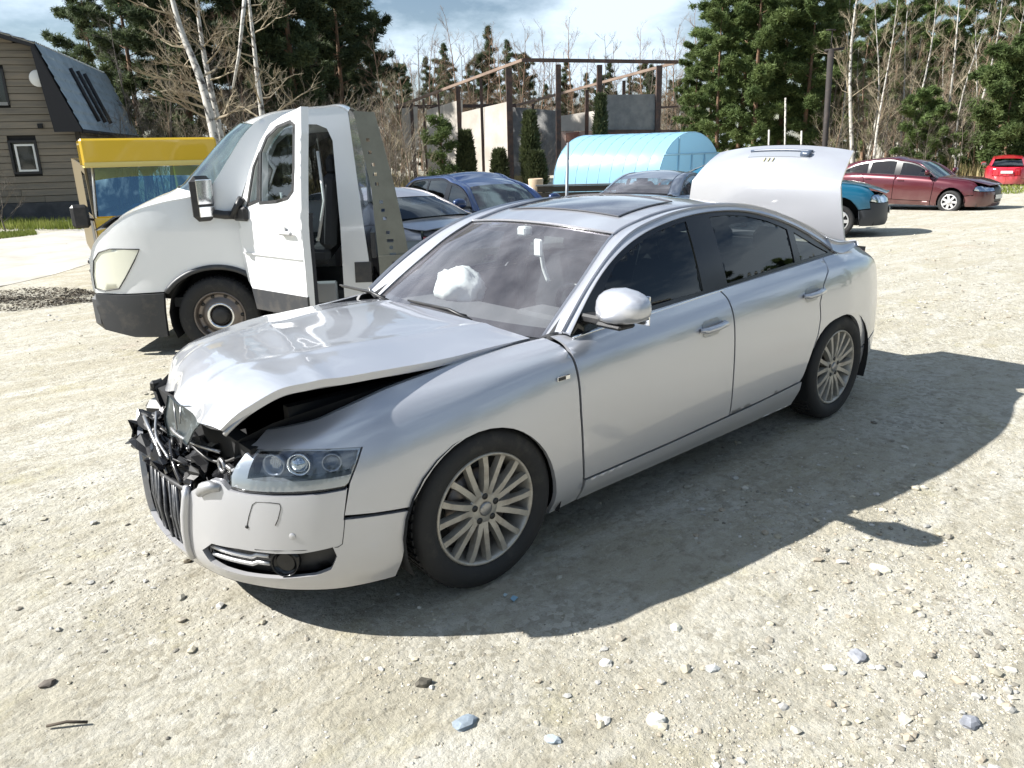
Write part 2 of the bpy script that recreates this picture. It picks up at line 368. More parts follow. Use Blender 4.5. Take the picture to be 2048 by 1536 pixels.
# ---------------------------------------------------------------- wheels
def tyre_mb(Rw, rr_, wd, n=48, tread=True):
    b = MB(); hw = wd/2
    prof = [(rr_, -hw*.80), (rr_+.012, -hw*.93), ((rr_+Rw)/2, -hw*1.02), (Rw-.018, -hw*.93), (Rw-.003, -hw*.78), (Rw, -hw*.4), (Rw, hw*.4), (Rw-.003, hw*.78), (Rw-.018, hw*.93), ((rr_+Rw)/2, hw*1.02), (rr_+.012, hw*.93), (rr_, hw*.80), (rr_-.012, hw*.74)]
    b.lathe(prof, n)
    if tread:
        for k in range(60):
            a = 2*math.pi*k/60
            for y0 in (-.055, -.018, .018, .055):
                if abs(y0) < hw*.8:
                    Mx = Matrix.Rotation(-a, 3, 'Y'); b.box(Mx @ Vector((Rw+.001, y0*wd/.225, 0)), (.008, .03, .020), M=Mx)
    return b
def wheel_parts(root, kind, Rw=.335, rr_=.238, wd=.235, side=1, detail=True):
    """wheel hub at the origin of root's child, outer face at +y*side"""
    n = 64 if detail else 20
    t = tyre_mb(Rw, rr_, wd, n, detail).build('tyre', M['rubber'], root)
    hw = wd/2*side; b = MB()
    if kind == 'multi':
        b.lathe([(rr_, hw*.80), (rr_-.004, hw*.86), (rr_-.012, hw*.84), (rr_-.016, hw*.70), (rr_-.03, hw*.4), (rr_-.035, -hw*.3), (rr_-.02, -hw*.8)], n)
        b.lathe([(.075, hw*.62), (.068, hw*.70), (.03, hw*.72), (.0, hw*.72)], 32)
        b.lathe([(.075, hw*.62), (.078, hw*.40), (.07, hw*.2)], 32)
        for k in range(8):
            for s_ in (-1, 1):
                a0 = 2*math.pi*(k+.25)/8+s_*.155; a1 = 2*math.pi*(k+.25)/8+s_*.205
                V = []
                for (rad, a, wt, y0, y1) in ((.055, a0, .016, .70, .45), (.11, a0, .0158, .78, .48), (.18, (a0+a1)/2, .0145, .82, .55), (rr_-.008, a1, .0165, .82, .6)):
                    d = Vector((math.cos(a), 0, math.sin(a))); q = Vector((-math.sin(a), 0, math.cos(a)))
                    for (u, y) in ((-1, y1), (-.75, y0), (.75, y0), (1, y1)):
                        p_ = d*rad+q*u*wt; V.append((p_.x, hw*y, p_.z))
                F = [(4*i+j, 4*i+(j+1) % 4, 4*i+4+(j+1) % 4, 4*i+4+j) for i in range(3) for j in range(4)]
                b.add(V, F)
        rim = b.build('rim', M['alloy'], root)
        c = MB(); c.lathe([(.03, hw*.70), (.030, hw*.76), (.024, hw*.79), (0, hw*.79)], 24); c.build('hub_cap', M['steel'], rim)
        for k in range(5):
            a = 2*math.pi*k/5+.3; c = MB(); c.lathe([(.0135, hw*.60), (.0135, hw*.735), (.0, hw*.735)], 12, c=(.054*math.cos(a), 0, .054*math.sin(a))); c.build('bolt_hole', M['ink'], rim)
        c = MB(); c.lathe([(.155, hw*.1), (.155, hw*.22), (.06, hw*.22), (.0, hw*.22)], 40); c.build('brake_disc', M['disc'], root)
        c = MB(); c.lathe([(.155, hw*.05), (rr_-.03, -hw*.2)], 40); c.build('inner_barrel', M['dark'], rim)
        c = MB(); c.box((-.12*1, hw*.22, .03), (.06, .06, .16), bev=.01); c.build('brake_caliper', M['steel'], root)
    elif kind == 'steel':
        b.lathe([(rr_, hw*.80), (rr_-.006, hw*.86), (rr_-.015, hw*.80), (rr_-.025, hw*.45), (rr_-.035, hw*.28), (.155, hw*.30), (.13, hw*.52), (.10, hw*.50), (.085, hw*.2), (0, hw*.2)], n)
        rim = b.build('rim', M['disc'], root)
        for k in range(10):
            a = 2*math.pi*k/10; c = MB(); c.lathe([(.017, hw*.22), (.017, hw*.36), (0, hw*.36)], 10, c=(.180*math.cos(a), 0, .180*math.sin(a))); c.build('vent_hole', M['ink'], rim)
        c = MB(); c.lathe([(.118, hw*.50), (.112, hw*.60), (.10, hw*.56), (.09, hw*.50)], 32); c.build('trim_ring', M['chrome'], rim)
        c = MB(); c.lathe([(.085, hw*.2), (.07, hw*.75), (.05, hw*.85), (0, hw*.85)], 24); c.build('hub_cap', M['black'], rim)
    else:
        b.lathe([(rr_, hw*.80), (rr_-.006, hw*.87), (rr_-.02, hw*.8), (rr_-.03, hw*.3), (0, hw*.25)], n)
        rim = b.build('rim', M['dark'], root); c = MB(); ns = kind if isinstance(kind, int) else 7
        for k in range(ns):
            a = 2*math.pi*k/ns; Mx = Matrix.Rotation(-a, 3, 'Y'); c.box(Mx @ Vector((rr_*.52, hw*.78, 0)), (rr_*.85, .02, rr_*.30), M=Mx)
        c.lathe([(rr_-.002, hw*.82), (rr_-.006, hw*.95), (rr_-.03, hw*.86)], n); c.lathe([(.075, hw*.7), (.07, hw*.92), (0, hw*.95)], 16)
        c.build('wheel_cover', M['cover'], rim)
    return t
M['cover'] = mat('silver wheel cover', (.62, .62, .63), .3, .5)
def mirror_part(root, side, x, y, z, mat_, size=1., up=True):
    y *= side
    b = MB(); n = 14; V = []; 
    # housing: superellipsoid, flat on the rear side
    rx, ry, rz_ = .085*size, .125*size, .084*size; rings = 10; segs = 20
    for i in range(rings+1):
        ph = -math.pi/2+math.pi*i/rings
        for j in range(segs):
            th = 2*math.pi*j/segs
            se = lambda v, e: math.copysign(abs(v)**e, v)
            px_ = rx*se(math.cos(ph), .75)*se(math.cos(th), .8); py_ = ry*se(math.cos(ph), .6)*se(math.sin(th), .7); pz_ = rz_*se(math.sin(ph), .75)*(1 if ph > 0 else .72)
            if px_ < 0: px_ *= .35
            taper = 1-.30*max(0, -(py_*side)/ry)*0-.25*max(0, (py_*side)/ry)
            V.append((x+px_, y+side*.02+py_, z+pz_*taper+.01*(py_*side)/ry))
    F = [(i*segs+j, i*segs+(j+1) % segs, (i+1)*segs+(j+1) % segs, (i+1)*segs+j) for i in range(rings) for j in range(segs)]
    b.add(V, F, True); h = b.build('mirror_housing', mat_, root)
    c = MB(); c.box((x-.028*size, y+side*.02, z), (.006, .20*size, .115*size), bev=.003); c.build('mirror_glass', M['chrome'], h)
    c = MB(); c.box((x+.012, y-side*.02, z-.066*size), (.10*size, .13*size, .022), bev=.01); c.box((x+.005, y-side*.12*size, z-.060*size), (.07, .14*size, .04), bev=.01)
    c.build('mirror_foot', M['black'], h)
    return h
# ---------------------------------------------------------------- the damaged silver saloon
A6 = [
 (2.40,0,   [(.03,.19),(0,.27),(0,.46),(.02,.60),(.07,.67),(.16,.715)]),
 (2.39,.20, [(.03,.19),(0,.27),(0,.46),(.02,.60),(.07,.67),(.16,.72)]),
 (2.335,.45,[(.03,.19),(0,.27),(0,.47),(.02,.60),(.07,.68),(.15,.735)]),
 (2.22,.65, [(.03,.19),(0,.28),(0,.48),(.02,.61),(.065,.71),(.15,.765)]),
 (2.06,.80, [(.03,.19),(0,.29),(0,.49),(.02,.64),(.07,.745),(.155,.80)]),
 (1.85,.875,[(.03,.19),(0,.30),(0,.52),(.02,.69),(.08,.80),(.17,.862)]),
 (1.42,.915,[(.04,.19),(.01,.31),(0,.56),(.02,.75),(.085,.86),(.20,.905)]),
 (1.05,.925,[(.06,.19),(.01,.31),(0,.58),(.015,.79),(.075,.895),(.19,.925)]),
 (.80,.927, [(.07,.19),(.01,.31),(0,.58),(.012,.80),(.06,.90),(.115,.940)]),
 (.38,.928, [(.07,.19),(.01,.31),(0,.58),(.012,.81),(.05,.912),(.108,.962)]),
 (-.40,.928,[(.07,.19),(.01,.33),(0,.60),(.012,.83),(.05,.945),(.108,.998)]),
 (-1.0,.925,[(.07,.19),(.01,.35),(0,.61),(.012,.85),(.05,.965),(.11,1.022)]),
 (-1.45,.915,[(.05,.19),(.01,.36),(0,.61),(.015,.85),(.055,.975),(.13,1.036)]),
 (-1.85,.87,[(.03,.21),(.01,.34),(0,.60),(.02,.83),(.06,.96),(.16,1.04)]),
 (-2.12,.80,[(.03,.22),(0,.34),(0,.60),(.02,.80),(.05,.92),(.15,1.00)]),
 (-2.33,.64,[(.03,.23),(0,.34),(0,.60),(.02,.79),(.05,.90),(.14,.985)]),
 (-2.45,.35,[(.03,.24),(0,.34),(0,.60),(.02,.79),(.05,.90),(.13,.98)]),
 (-2.48,0,  [(.03,.24),(0,.34),(0,.60),(.02,.79),(.05,.90),(.13,.98)])]
ARCF = [(1.085,.19),(1.082,.30),(1.101,.40),(1.15,.51),(1.225,.595),(1.32,.655),(1.43,.68),(1.55,.664),(1.65,.612),(1.73,.535),(1.78,.455),(1.81,.35),(1.83,.19)]
ARCR = [(-1.02+.085,.19),(-.94,.30),(-.957,.41),(-1.0,.52),(-1.07,.605),(-1.17,.655),(-1.30,.675),(-1.42,.675),(-1.54,.635),(-1.64,.56),(-1.71,.46),(-1.745,.35),(-1.77,.21)]
def smooth_pts(P, n): return [tuple(q) for q in spl([(a, b, 0) for a, b in P], n)[:, :2]]
ARCF = smooth_pts(ARCF, 26); ARCR = smooth_pts(ARCR, 26)
WI = [((.897,.81,.934),(.925,.672,.905)),((.812,.786,1.007),(.83,.657,.975)),((.723,.760,1.078),(.73,.64,1.045)),((.612,.731,1.153),(.62,.62,1.118)),((.482,.703,1.221),(.50,.592,1.198)),((.293,.675,1.285),(.33,.547,1.286)),
      ((.084,.657,1.326),(.10,.535,1.342)),((-.13,.647,1.348),(-.10,.53,1.368)),((-.35,.644,1.353),(-.33,.53,1.376)),((-.621,.653,1.335),(-.62,.53,1.365)),((-.847,.673,1.29),(-.87,.53,1.34)),
      ((-1.077,.704,1.218),(-1.15,.54,1.282)),((-1.265,.737,1.137),(-1.42,.58,1.195)),((-1.478,.772,1.037),(-1.74,.64,1.075)),((-1.80,.745,1.045),(-1.84,.665,1.055))]
def yG(x, z): return .820-.36*(z-.96)-.22*np.maximum(z-.96, 0)**2-.02*((x+.3)/1.2)**2
def Gf(side, G=yG):
    def f(V, d): y = (G(V[:, 0], V[:, 1])-d)*side; return np.stack([V[:, 0], y, V[:, 1]], 1)
    return f
def cross_patch(Crv, n, m, bulge, u0=-1., u1=1., v0=0., v1=1., off=0.):
    """surface from the side curve across to its mirror image; bulge(v)->(bx,bz)"""
    C = spl(Crv, 200); out = np.zeros((n, m, 3))
    for i, v in enumerate(np.linspace(v0, v1, n)):
        j = v*199; a = int(min(j, 198)); q = C[a]+(C[a+1]-C[a])*(j-a); bx, bz = bulge(v)
        nrm = np.array([-(C[min(a+4, 199)]-C[max(a-3, 0)])[2], 0, (C[min(a+4, 199)]-C[max(a-3, 0)])[0]]); nrm /= np.linalg.norm(nrm)+1e-9
        if nrm[2] < 0: nrm = -nrm
        for k, u in enumerate(np.linspace(u0, u1, m)):
            e = 1-abs(u)**2.2
            out[i, k] = (q[0]+bx*e+nrm[0]*off, q[1]*u, q[2]+bz*e+nrm[2]*off)
    return out

car = empty('silver_saloon_car', (0, 0, 0), 0, 'silver saloon car with a crushed nose, buckled bonnet and boot lid standing open', 'car')
sh = Shell(A6, sig=7); B = Body(sh, car, .03)
P_ = M['silver']
ftop = [('t', x) for x in (.985, 1.1, 1.25, 1.4, 1.55, 1.7, 1.85, 1.98)]+[('s', sh.sx(2.22)-.06, .765), ('s', .60, .728), ('s', .575, .708)]
hltop = [('s', .60, .706), ('s', .68, .716), ('s', .78, .722), ('s', .88, .724), ('s', .97, .722), ('s', 1.045, .718)]
hlrear = [('s', 1.045, .718), ('s', 1.02, .67), ('s', .985, .605)]
hlbot = [('s', .97, .594), ('s', .88, .588), ('s', .80, .584), ('s', .70, .580), ('s', .60, .578), ('s', .535, .582)]
arch_hi = [q for q in ARCF if q[1] >= .30 or q[0] < 1.4]
for sd in (1, -1):
    if sd == 1:
        fen = [(.915, .20), (.922, .31), (.937, .45), (.952, .64), (.957, .79), (.96, .86), ('t', .985)]+ftop[1:]+hltop[1:]+[('s', 1.02, .67), ('s', .985, .605), ('s', .955, .49)]+[('s', 1.06, .480), (1.783, .468)]
        af = [q for q in ARCF if not (q[0] > 1.5 and q[1] < .468)][::-1]
        B.panel('front_fender', fen+af, P_, side=1)
    else:
        fen = [(.915, .20), (.922, .31), (.937, .45), (.952, .64), (.957, .79), (.96, .86), ('t', .985), ('t', 1.2), ('t', 1.4), ('t', 1.6), ('t', 1.8), ('t', 1.98), ('s', 1.0, .62), ('s', .955, .49), ('s', 1.06, .480), (1.783, .468)]
        B.panel('front_fender', fen+[q for q in ARCF if not (q[0] > 1.5 and q[1] < .468)][::-1], P_, side=-1)
    fd = [('t', .955), (.952, .86), (.949, .79), (.944, .64), (.929, .45), (.914, .315), (.5, .32), (0, .33), (-.178, .335), (-.178, .36), (-.176, .6), (-.172, .82), ('t', -.165)]+[('t', x) for x in (.1, .4, .7)]
    d = B.panel('front_door', fd, P_, side=sd)
    rd = [('t', -.172), (-.179, .82), (-.183, .6), (-.185, .36), (-.185, .336), (-.55, .345), (-.90, .362), (-.925, .385), (-.957, .45), (-1.0, .53), (-1.045, .61), (-1.062, .71), (-1.045, .80), (-1.10, .90), (-1.20, .97), ('t', -1.26), ('t', -1.0), ('t', -.7), ('t', -.4)]
    d2 = B.panel('rear_door', rd, P_, side=sd)
    sill = [(1.075, .195), (1.07, .25), (.918, .205), (.907, .309), (.5, .314), (0, .324), (-.5, .338), (-.9, .355), (-.935, .30), (-.93, .195), (-.5, .193), (0, .193), (.5, .193)]
    sill = [(.908, .195), (.907, .309), (.5, .314), (0, .324), (-.5, .338), (-.925, .356), (-.938, .30), (-.93, .195), (-.5, .193), (0, .193), (.5, .193)]
    B.panel('sill', sill, P_, side=sd)
    L_ = sh.L
    qp = [('t', -1.268), (-1.207, .965), (-1.107, .90), (-1.053, .80), (-1.069, .71), (-1.053, .61), (-1.012, .54)]+[q for q in ARCR if q[1] > .53][:0]
    ar = [q for q in ARCR if not (q[0] > -1.2 and q[1] < .53)]
    ar = [q for q in ar if not (q[0] < -1.5 and q[1] < .40)]
    q2 = [(-1.735, .40), (-1.95, .44), ('s', L_-.62, .50), ('s', L_-.62, .60), ('s', L_-.62, .80), ('s', L_-.60, .93), ('s', L_-.60, .985)]+[('t', x) for x in (-2.1, -1.95, -1.8, -1.65, -1.5, -1.38)]
    B.panel('rear_quarter', qp+ar+q2, P_, side=sd)
    rb = [('s', 0+L_-.002, .235), ('s', L_-.002, .58), ('s', L_-.3, .585), ('s', L_-.62, .59), ('s', L_-.625, .50), (-1.95, .432), (-1.74, .392), (-1.748, .34), (-1.765, .215), (-2.0, .22), ('s', L_-.6, .235), ('s', L_-.3, .24)]
    B.panel('rear_bumper', rb, P_, side=sd, h=.05)
    tl = [('s', L_-.60, .60), ('s', L_-.60, .80), ('s', L_-.585, .93), ('s', L_-.35, .90), ('s', L_-.33, .62)]
    B.panel('tail_light', tl, M['red_lens'], side=sd, h=.05)
    # handles, tied to their doors
    for par, hx, hz in ((d, .02, .842), (d2, -.955, .872)):
        q, k = sh.sk(hx, hz); c_ = sh.pt(q, k)[0]; c_[1] *= sd
        dish = [(hx+.075, hz-.035), (hx+.06, hz-.048), (hx-.05, hz-.046), (hx-.07, hz-.03), (hx-.075, hz+.03), (hx-.06, hz+.04), (hx+.05, hz+.035), (hx+.072, hz+.02)]
        o = B.panel('handle_cup', dish, M['silver_edge'], side=sd, inset=-.0015, thick=0, h=.02, parent=par)
        b = MB(); pts = [(c_[0]+.095, c_[1]+sd*.006, c_[2]-.004), (c_[0]+.075, c_[1]+sd*.030, c_[2]-.003), (c_[0]+.0, c_[1]+sd*.040, c_[2]+.003), (c_[0]-.08, c_[1]+sd*.032, c_[2]+.006), (c_[0]-.105, c_[1]+sd*.006, c_[2]+.006)]
        b.tube(pts, [.012, .015, .016, .016, .013], 10); b.build('door_handle', P_, par)
# bonnet-side letter marks on the near fender: "V6" style lettering
def text_obj(name, body, size, mat_, parent, loc, rot, ext=.0015, font_w=0, sx=1.):
    cu = bpy.data.curves.new(name, 'FONT'); cu.body = body; cu.size = size; cu.extrude = ext; cu.align_x = 'CENTER'; cu.align_y = 'CENTER'; cu.offset = font_w
    o = bpy.data.objects.new(name+'_tmp', cu); col.objects.link(o); dg = bpy.context.evaluated_depsgraph_get(); dg.update()
    me = bpy.data.meshes.new_from_object(o.evaluated_get(dg)); bpy.data.objects.remove(o); me.name = name; me.materials.clear()
    n = link(name, me, parent, mat_); n.location = loc; n.rotation_euler = rot; n.scale = (sx, 1, 1); return n
q, k = sh.sk(1.03, .80); c_ = sh.pt(q, k)[0]
b = MB(); b.box((1.035, c_[1]+.004, .800), (.072, .006, .020), bev=.002); bd = b.build('badge', M['chrome'], car)
b = MB(); b.box((1.047, c_[1]+.0075, .800), (.040, .003, .013)); b.build('badge_inset', M['ink'], bd)
# bumper: near half with the lower intake opening, and a low strip across to the far half
INT = [('s', .355, .300), ('s', .42, .345), ('s', .55, .352), ('s', .70, .352), ('s', .80, .356), ('s', .905, .374), ('s', .915, .34), ('s', .89, .29), ('s', .83, .268), ('s', .70, .252), ('s', .55, .245), ('s', .45, .250), ('s', .39, .262)]
for sd in (1, -1):
    top = [('s', .955, .478), ('s', .978, .594)]+[('s', .97, .586), ('s', .88, .579), ('s', .80, .574), ('s', .70, .571), ('s', .60, .570), ('s', .53, .574)]
    edge = [('s', .49, .60), ('s', .44, .598), ('s', .41, .572), ('s', .375, .560), ('s', .325, .530), ('s', .29, .485), ('s', .268, .40), ('s', .255, .30), ('s', .25, .245), ('s', .0, .232), ('s', .0, .192)]
    bot = [('s', .3, .192), ('s', .6, .192), ('s', .9, .192), (1.84, .192), (1.81, .35), (1.786, .460), ('s', 1.06, .472)]
    bump = B.panel('front_bumper', top+edge+bot, P_, holes=[INT], side=sd, h=.022)
    B.panel('bumper_intake_backing', offset(B.dom(INT), -.012), M['black'], side=sd, inset=.05, thick=0, dom=True, parent=bump)
    for z0 in (.288, .318):
        pts = [sh.pt(s_, sh.kz(s_, z0+(.012 if s_ > .6 else 0)), .022)[0]*[1, sd, 1] for s_ in np.linspace(.39, .66, 12)]
        b = MB(); b.tube(pts, .0085, 8); b.build('intake_bar', P_ if z0 > .3 else M['silver_edge'], bump)
    c_ = sh.pt(.72, sh.kz(.72, .305), .03)[0]*[1, sd, 1]; nx = np.interp(.72, sh.S, sh.NX); ny = np.interp(.72, sh.S, sh.NY)*sd
    ML = Matrix.Rotation(math.atan2(ny, nx)-math.pi/2, 3, 'Z')
    fl = MB(); fl.lathe([(.001, .0), (.040, .0), (.046, .012), (.048, .02), (.048, -.03)], 28); fl.v = [tuple(ML @ Vector(q)+Vector(c_)) for q in fl.v]; fg = fl.build('fog_light', M['gloss_black'], bump)
    fl = MB(); fl.lathe([(0, .004), (.034, .001)], 24); fl.v = [tuple(ML @ Vector(q)+Vector(c_)+Vector((nx*.003, ny*.003, 0))) for q in fl.v]; fl.build('fog_lens', M['gloss_black'], fg)
    # washer cover outline, tow-eye seam, parking sensor
    if sd == 1:
        def groove(name, pts, r=.0016):
            b = MB(); b.tube([sh.pt(a, sh.kz(a, z), -.0002)[0] for a, z in pts], r, 5); return b.build(name, M['ink'], bump)
        groove('washer_cover_seam', [(.600, .452), (.612, .49), (.63, .535), (.645, .546), (.70, .548), (.735, .545), (.738, .53), (.725, .49), (.712, .465)])
        groove('bumper_seam', [(.957, .478), (.949, .43), (.940, .385), (.925, .376), (.80, .371), (.7, .367), (.62, .364)])
        b = MB(); b.lathe([(0, .0015), (.011, .0012), (.0125, 0)], 16); c_ = sh.pt(.77, sh.kz(.77, .425), -.0008)[0]
        b.v = [tuple(ML @ Vector(q)+Vector(c_)) for q in b.v]; b.build('parking_sensor', P_, bump)
        b = MB(); b.lathe([(0, .002), (.006, .002), (.007, 0)], 10); c_ = sh.pt(.60, sh.kz(.60, .449), -.0008)[0]
        b.v = [tuple(ML @ Vector(q)+Vector(c_)) for q in b.v]; b.build('bumper_hole', M['ink'], bump)
for sd in (1, -1):
    G_ = np.array([[sh.pt(s_, 0, ins)[0]*[1, sd, 1] for ins in (0., .12, .26)] for s_ in np.linspace(0, 1.14, 40)]); grid_obj('bumper_underside', G_, M['black'], car, flip=(sd < 0))
# grille frame upright on the near side of the centre opening
b = MB()
for sd in (1,):
    pts = [sh.pt(s_, sh.kz(s_, z), -.004)[0]*[1, sd, 1] for s_, z in ((.305, .545), (.300, .50), (.282, .43), (.268, .36), (.262, .29), (.264, .235))]
    b.tube(pts, [.012, .017, .019, .018, .016, .012], 10)
b.build('grille_frame', P_, car)
# slatted black lower grille across the centre, knocked slightly askew
gr = MB(); gt = MB()
for i in range(21):
    y = -.315+i*.0285; dx = .006*math.sin(i*1.7)-.05*(y/.35)**2; tl_ = .004*math.sin(i*2.3)
    gr.tube([(2.362+dx, y, .225), (2.370+dx+tl_, y+.003*math.sin(i), .35), (2.358+dx, y+.005*math.sin(i*3), .485)], .0072, 5)
g1 = gr.build('lower_grille', mat('scuffed black slat', (.045, .048, .055), .35, noise_=(30, (.13, .13, .14), .5, .75)), car); g1['label'] = 'slatted black lower grille, knocked askew'
for zz, t in ((.478, .014), (.30, .009), (.236, .012)):
    pts = [(2.350-.05*(y/.35)**2, y, zz+.006*math.sin(y*9)) for y in np.linspace(-.34, .27, 10)]; gt.tube(pts, t, 6)
gt.build('grille_rail', M['black'], g1)
b = MB(); b.add([(2.30, -.36, .22), (2.30, .30, .22), (2.29, .30, .5), (2.29, -.36, .5)], [(0, 1, 2, 3)]); b.build('grille_backing', M['dark'], g1)
# black far bumper bracket: keeps the far corner closed under the crushed nose
# headlight (near side survives)
HL = hltop+hlrear[1:]+hlbot+[('s', .53, .62), ('s', .548, .66), ('s', .575, .695)]
WIN = [('s', .64, .706), ('s', .74, .713), ('s', .84, .716), ('s', .94, .714), ('s', 1.028, .708), ('s', 1.012, .67), ('s', .992, .635), ('s', .90, .628), ('s', .78, .622), ('s', .68, .618), ('s', .605, .620), ('s', .61, .65), ('s', .622, .685)]
hl = B.panel('headlight', HL, mat('headlight bezel', (.46, .48, .50), .3, .7), holes=[WIN], side=1, h=.018, inset=.008, thick=.05)
B.panel('headlight_bowl', offset(B.dom(WIN), -.006), mat('dark lamp bowl', (.13, .14, .165), .35, .6, noise_=(14, (.26, .27, .30), .4, .7)), side=1, h=.02, inset=.055, thick=0, dom=True, parent=hl)
B.panel('headlight_lens', offset(B.dom(HL), .002), M['clear'], side=1, h=.02, inset=-.001, thick=0, dom=True, parent=hl)
DIMR = mat('dim lamp reflector', (.34, .36, .40), .38, .8)
def lamp_pt(s_, z, ins): return Vector(sh.pt(s_, sh.kz(s_, z), ins)[0])
def facing(s_): return Matrix.Rotation(math.atan2(np.interp(s_, sh.S, sh.NY), np.interp(s_, sh.S, sh.NX))-math.pi/2, 3, 'Z')
for s_, z, r_, nm, mt in ((.80, .668, .041, 'projector_ring', M['chrome']), (.70, .664, .040, 'reflector', DIMR), (.93, .672, .034, 'reflector', DIMR)):
    b = MB(); b.lathe([(r_*.99, -.01), (r_, .012), (r_*.9, .014), (r_*.85, 0), (r_*.5, -.02), (0, -.028)], 32); Mx = facing(s_)
    b.v = [tuple(Mx @ Vector(q)+lamp_pt(s_, z, .035)) for q in b.v]; b.build(nm, mt, hl)
b = MB(); b.lathe([(0, .022), (.012, .020), (.024, .012), (.030, 0)], 32); Mx = facing(.80); b.v = [tuple(Mx @ Vector(q)+lamp_pt(.80, .668, .030)) for q in b.v]
b.build('projector_lens', mat('projector lens', (.5, .55, .6), .03, .9), hl)
b = MB()
for i in range(9): b.box(lamp_pt(.655+.008*i, .664, .047), (.004, .004, .06))
b.build('reflector_flutes', M['reflector'], hl)
gk = MB(); gk.tube([Vector(sh.pt(*[q[1], sh.kz(q[1], q[2]-.003)], .012)[0]) for q in hlbot[::-1]], .0065, 6); gk.build('headlight_seal', M['gloss_black'], car)

# glasshouse
Wc = [a for a, b in WI]; Ic = [b for a, b in WI]
for sd in (1, -1):
    W_ = spl(Wc, 90); I_ = spl(Ic, 90)
    def strip(name, f0, f1, mat_, out=.0, par=car, i0=0, i1=90, nn=7):
        G_ = np.zeros((i1-i0, nn, 3))
        for j, f in enumerate(np.linspace(f0, f1, nn)):
            q = W_*(1-f)+I_*f; e = 4*f*(1-f); q = q+np.array([0, .016, .018])*e+np.array([0, out, out])
            G_[:, j] = q[i0:i1]
        G_[..., 1] *= sd
        return grid_obj(name, G_, mat_, par, thick=.012, flip=(sd > 0))
    strip('window_surround', 0., .34, P_, .001, i0=0, i1=78)
    strip('roof_rail', .365, 1., P_, 0., i0=0, i1=90, nn=9)
    strip('c_pillar', -.02, .40, P_, 0., i0=77, i1=90, nn=6)
    arc = [(q[0], q[2]) for q in spl(Wc[:-1], 60)]
    belt = [(-1.47, 1.030), (-1.0, 1.016), (-.47, .994), (0, .976), (.338, .956), (.62, .944), (.89, .929)]
    dlo = arc+belt[1:-1]
    panes = {'front_door_glass': [(.735, .966), (.66, 1.06), (.60, 1.118), (.52, 1.178), (.42, 1.222), (.30, 1.262), (.15, 1.296), (0, 1.318), (-.083, 1.326), (-.05, .996)],
             'rear_door_glass': [(-.262, 1.004), (-.285, 1.332), (-.45, 1.332), (-.62, 1.314), (-.80, 1.276), (-.93, 1.235), (-.985, 1.215), (-.962, 1.034)],
             'quarter_glass': [(-1.03, 1.036), (-1.045, 1.195), (-1.13, 1.155), (-1.25, 1.10), (-1.38, 1.048)]}
    fr = cm_obj('window_frame', chart_mesh(dlo, [offset(q, .0) for q in panes.values()], .05, Gf(sd), .012, flip=(sd > 0)), M['gloss_black'], car)
    for nm, q in panes.items(): cm_obj(nm, chart_mesh(q, [], .022, lambda V, d: Gf(sd)(V, d+.006), 0, flip=(sd > 0)), M['side_glass'], car)
    b = MB(); b.tube([(x, sd*(yG(x, z)+.010), z-.002) for x, z in [tuple(q) for q in spl([(a, c, 0) for a, c in belt], 40)[:, :2]]], .0065, 6); b.build('belt_moulding', M['chrome'], car)
    if sd > 0: mirror_part(car, sd, .775, .985, 1.058, P_, 1.05)
    # wheels
    for wx, nm in ((1.4215, 'front_wheel'), (-1.4215, 'rear_wheel')):
        wr = empty('wheel', (wx, sd*.785, .332)); wr.parent = car
        if wx > 0: wr.rotation_euler = (0, 0, R(-2.2))
        wheel_parts(wr, 'multi', .334, .238, .215, sd, True)
        # wheel well
        b = MB(); n_ = 18; V = []; y0, y1 = sd*.50, sd*.895
        for i in range(n_+1):
            a = math.pi*(-.12+1.24*i/n_); V += [(wx+.405*math.cos(a), y0, .33+.375*math.sin(a)), (wx+.40*math.cos(a), y1, .33+.362*math.sin(a))]
        b.add(V, [(2*i, 2*i+1, 2*i+3, 2*i+2) for i in range(n_)]); b.add([V[2*i] for i in range(n_+1)], [tuple(range(n_+1))]); b.build('wheel_arch_liner', M['dark'], car)
ws_b = lambda v: (.105-.05*v, .0+.03*v)
iF = 5
ws = grid_obj('windscreen', cross_patch(Ic[:iF+1], 30, 40, ws_b), M['glass'], car)
grid_obj('windscreen_border', cross_patch(Ic[:iF+1], 4, 40, ws_b, v0=0, v1=.085, off=-.004), M['gloss_black'], ws)
roof_b = lambda v: (.055-.055*min(1, v*4)-(.05*max(0, (v-.8)/.2) if v > .8 else 0), .03+.018*math.sin(math.pi*min(v*1.2, 1))-.005*v)
roof_c = Ic[iF:12]
grid_obj('roof', cross_patch(roof_c, 50, 40, roof_b), P_, car, thick=.015)
sr = grid_obj('sunroof', cross_patch(roof_c, 14, 20, roof_b, u0=-.78, u1=.78, v0=.13, v1=.42, off=.004), mat('sunroof glass', (.10, .10, .115), .12, 0, coat=1), car, thick=.006)
rg = lambda v: (-.05-.05*v, .025-.01*v)
grid_obj('rear_window', cross_patch(Ic[11:14], 16, 24, rg), M['dark_glass'], car)
b = MB(); b.tube([tuple(q) for q in cross_patch(Ic[:iF+1], 2, 24, ws_b, v0=.995, v1=1, off=.001)[1]], .005, 6); b.build('windscreen_seal', M['gloss_black'], ws)
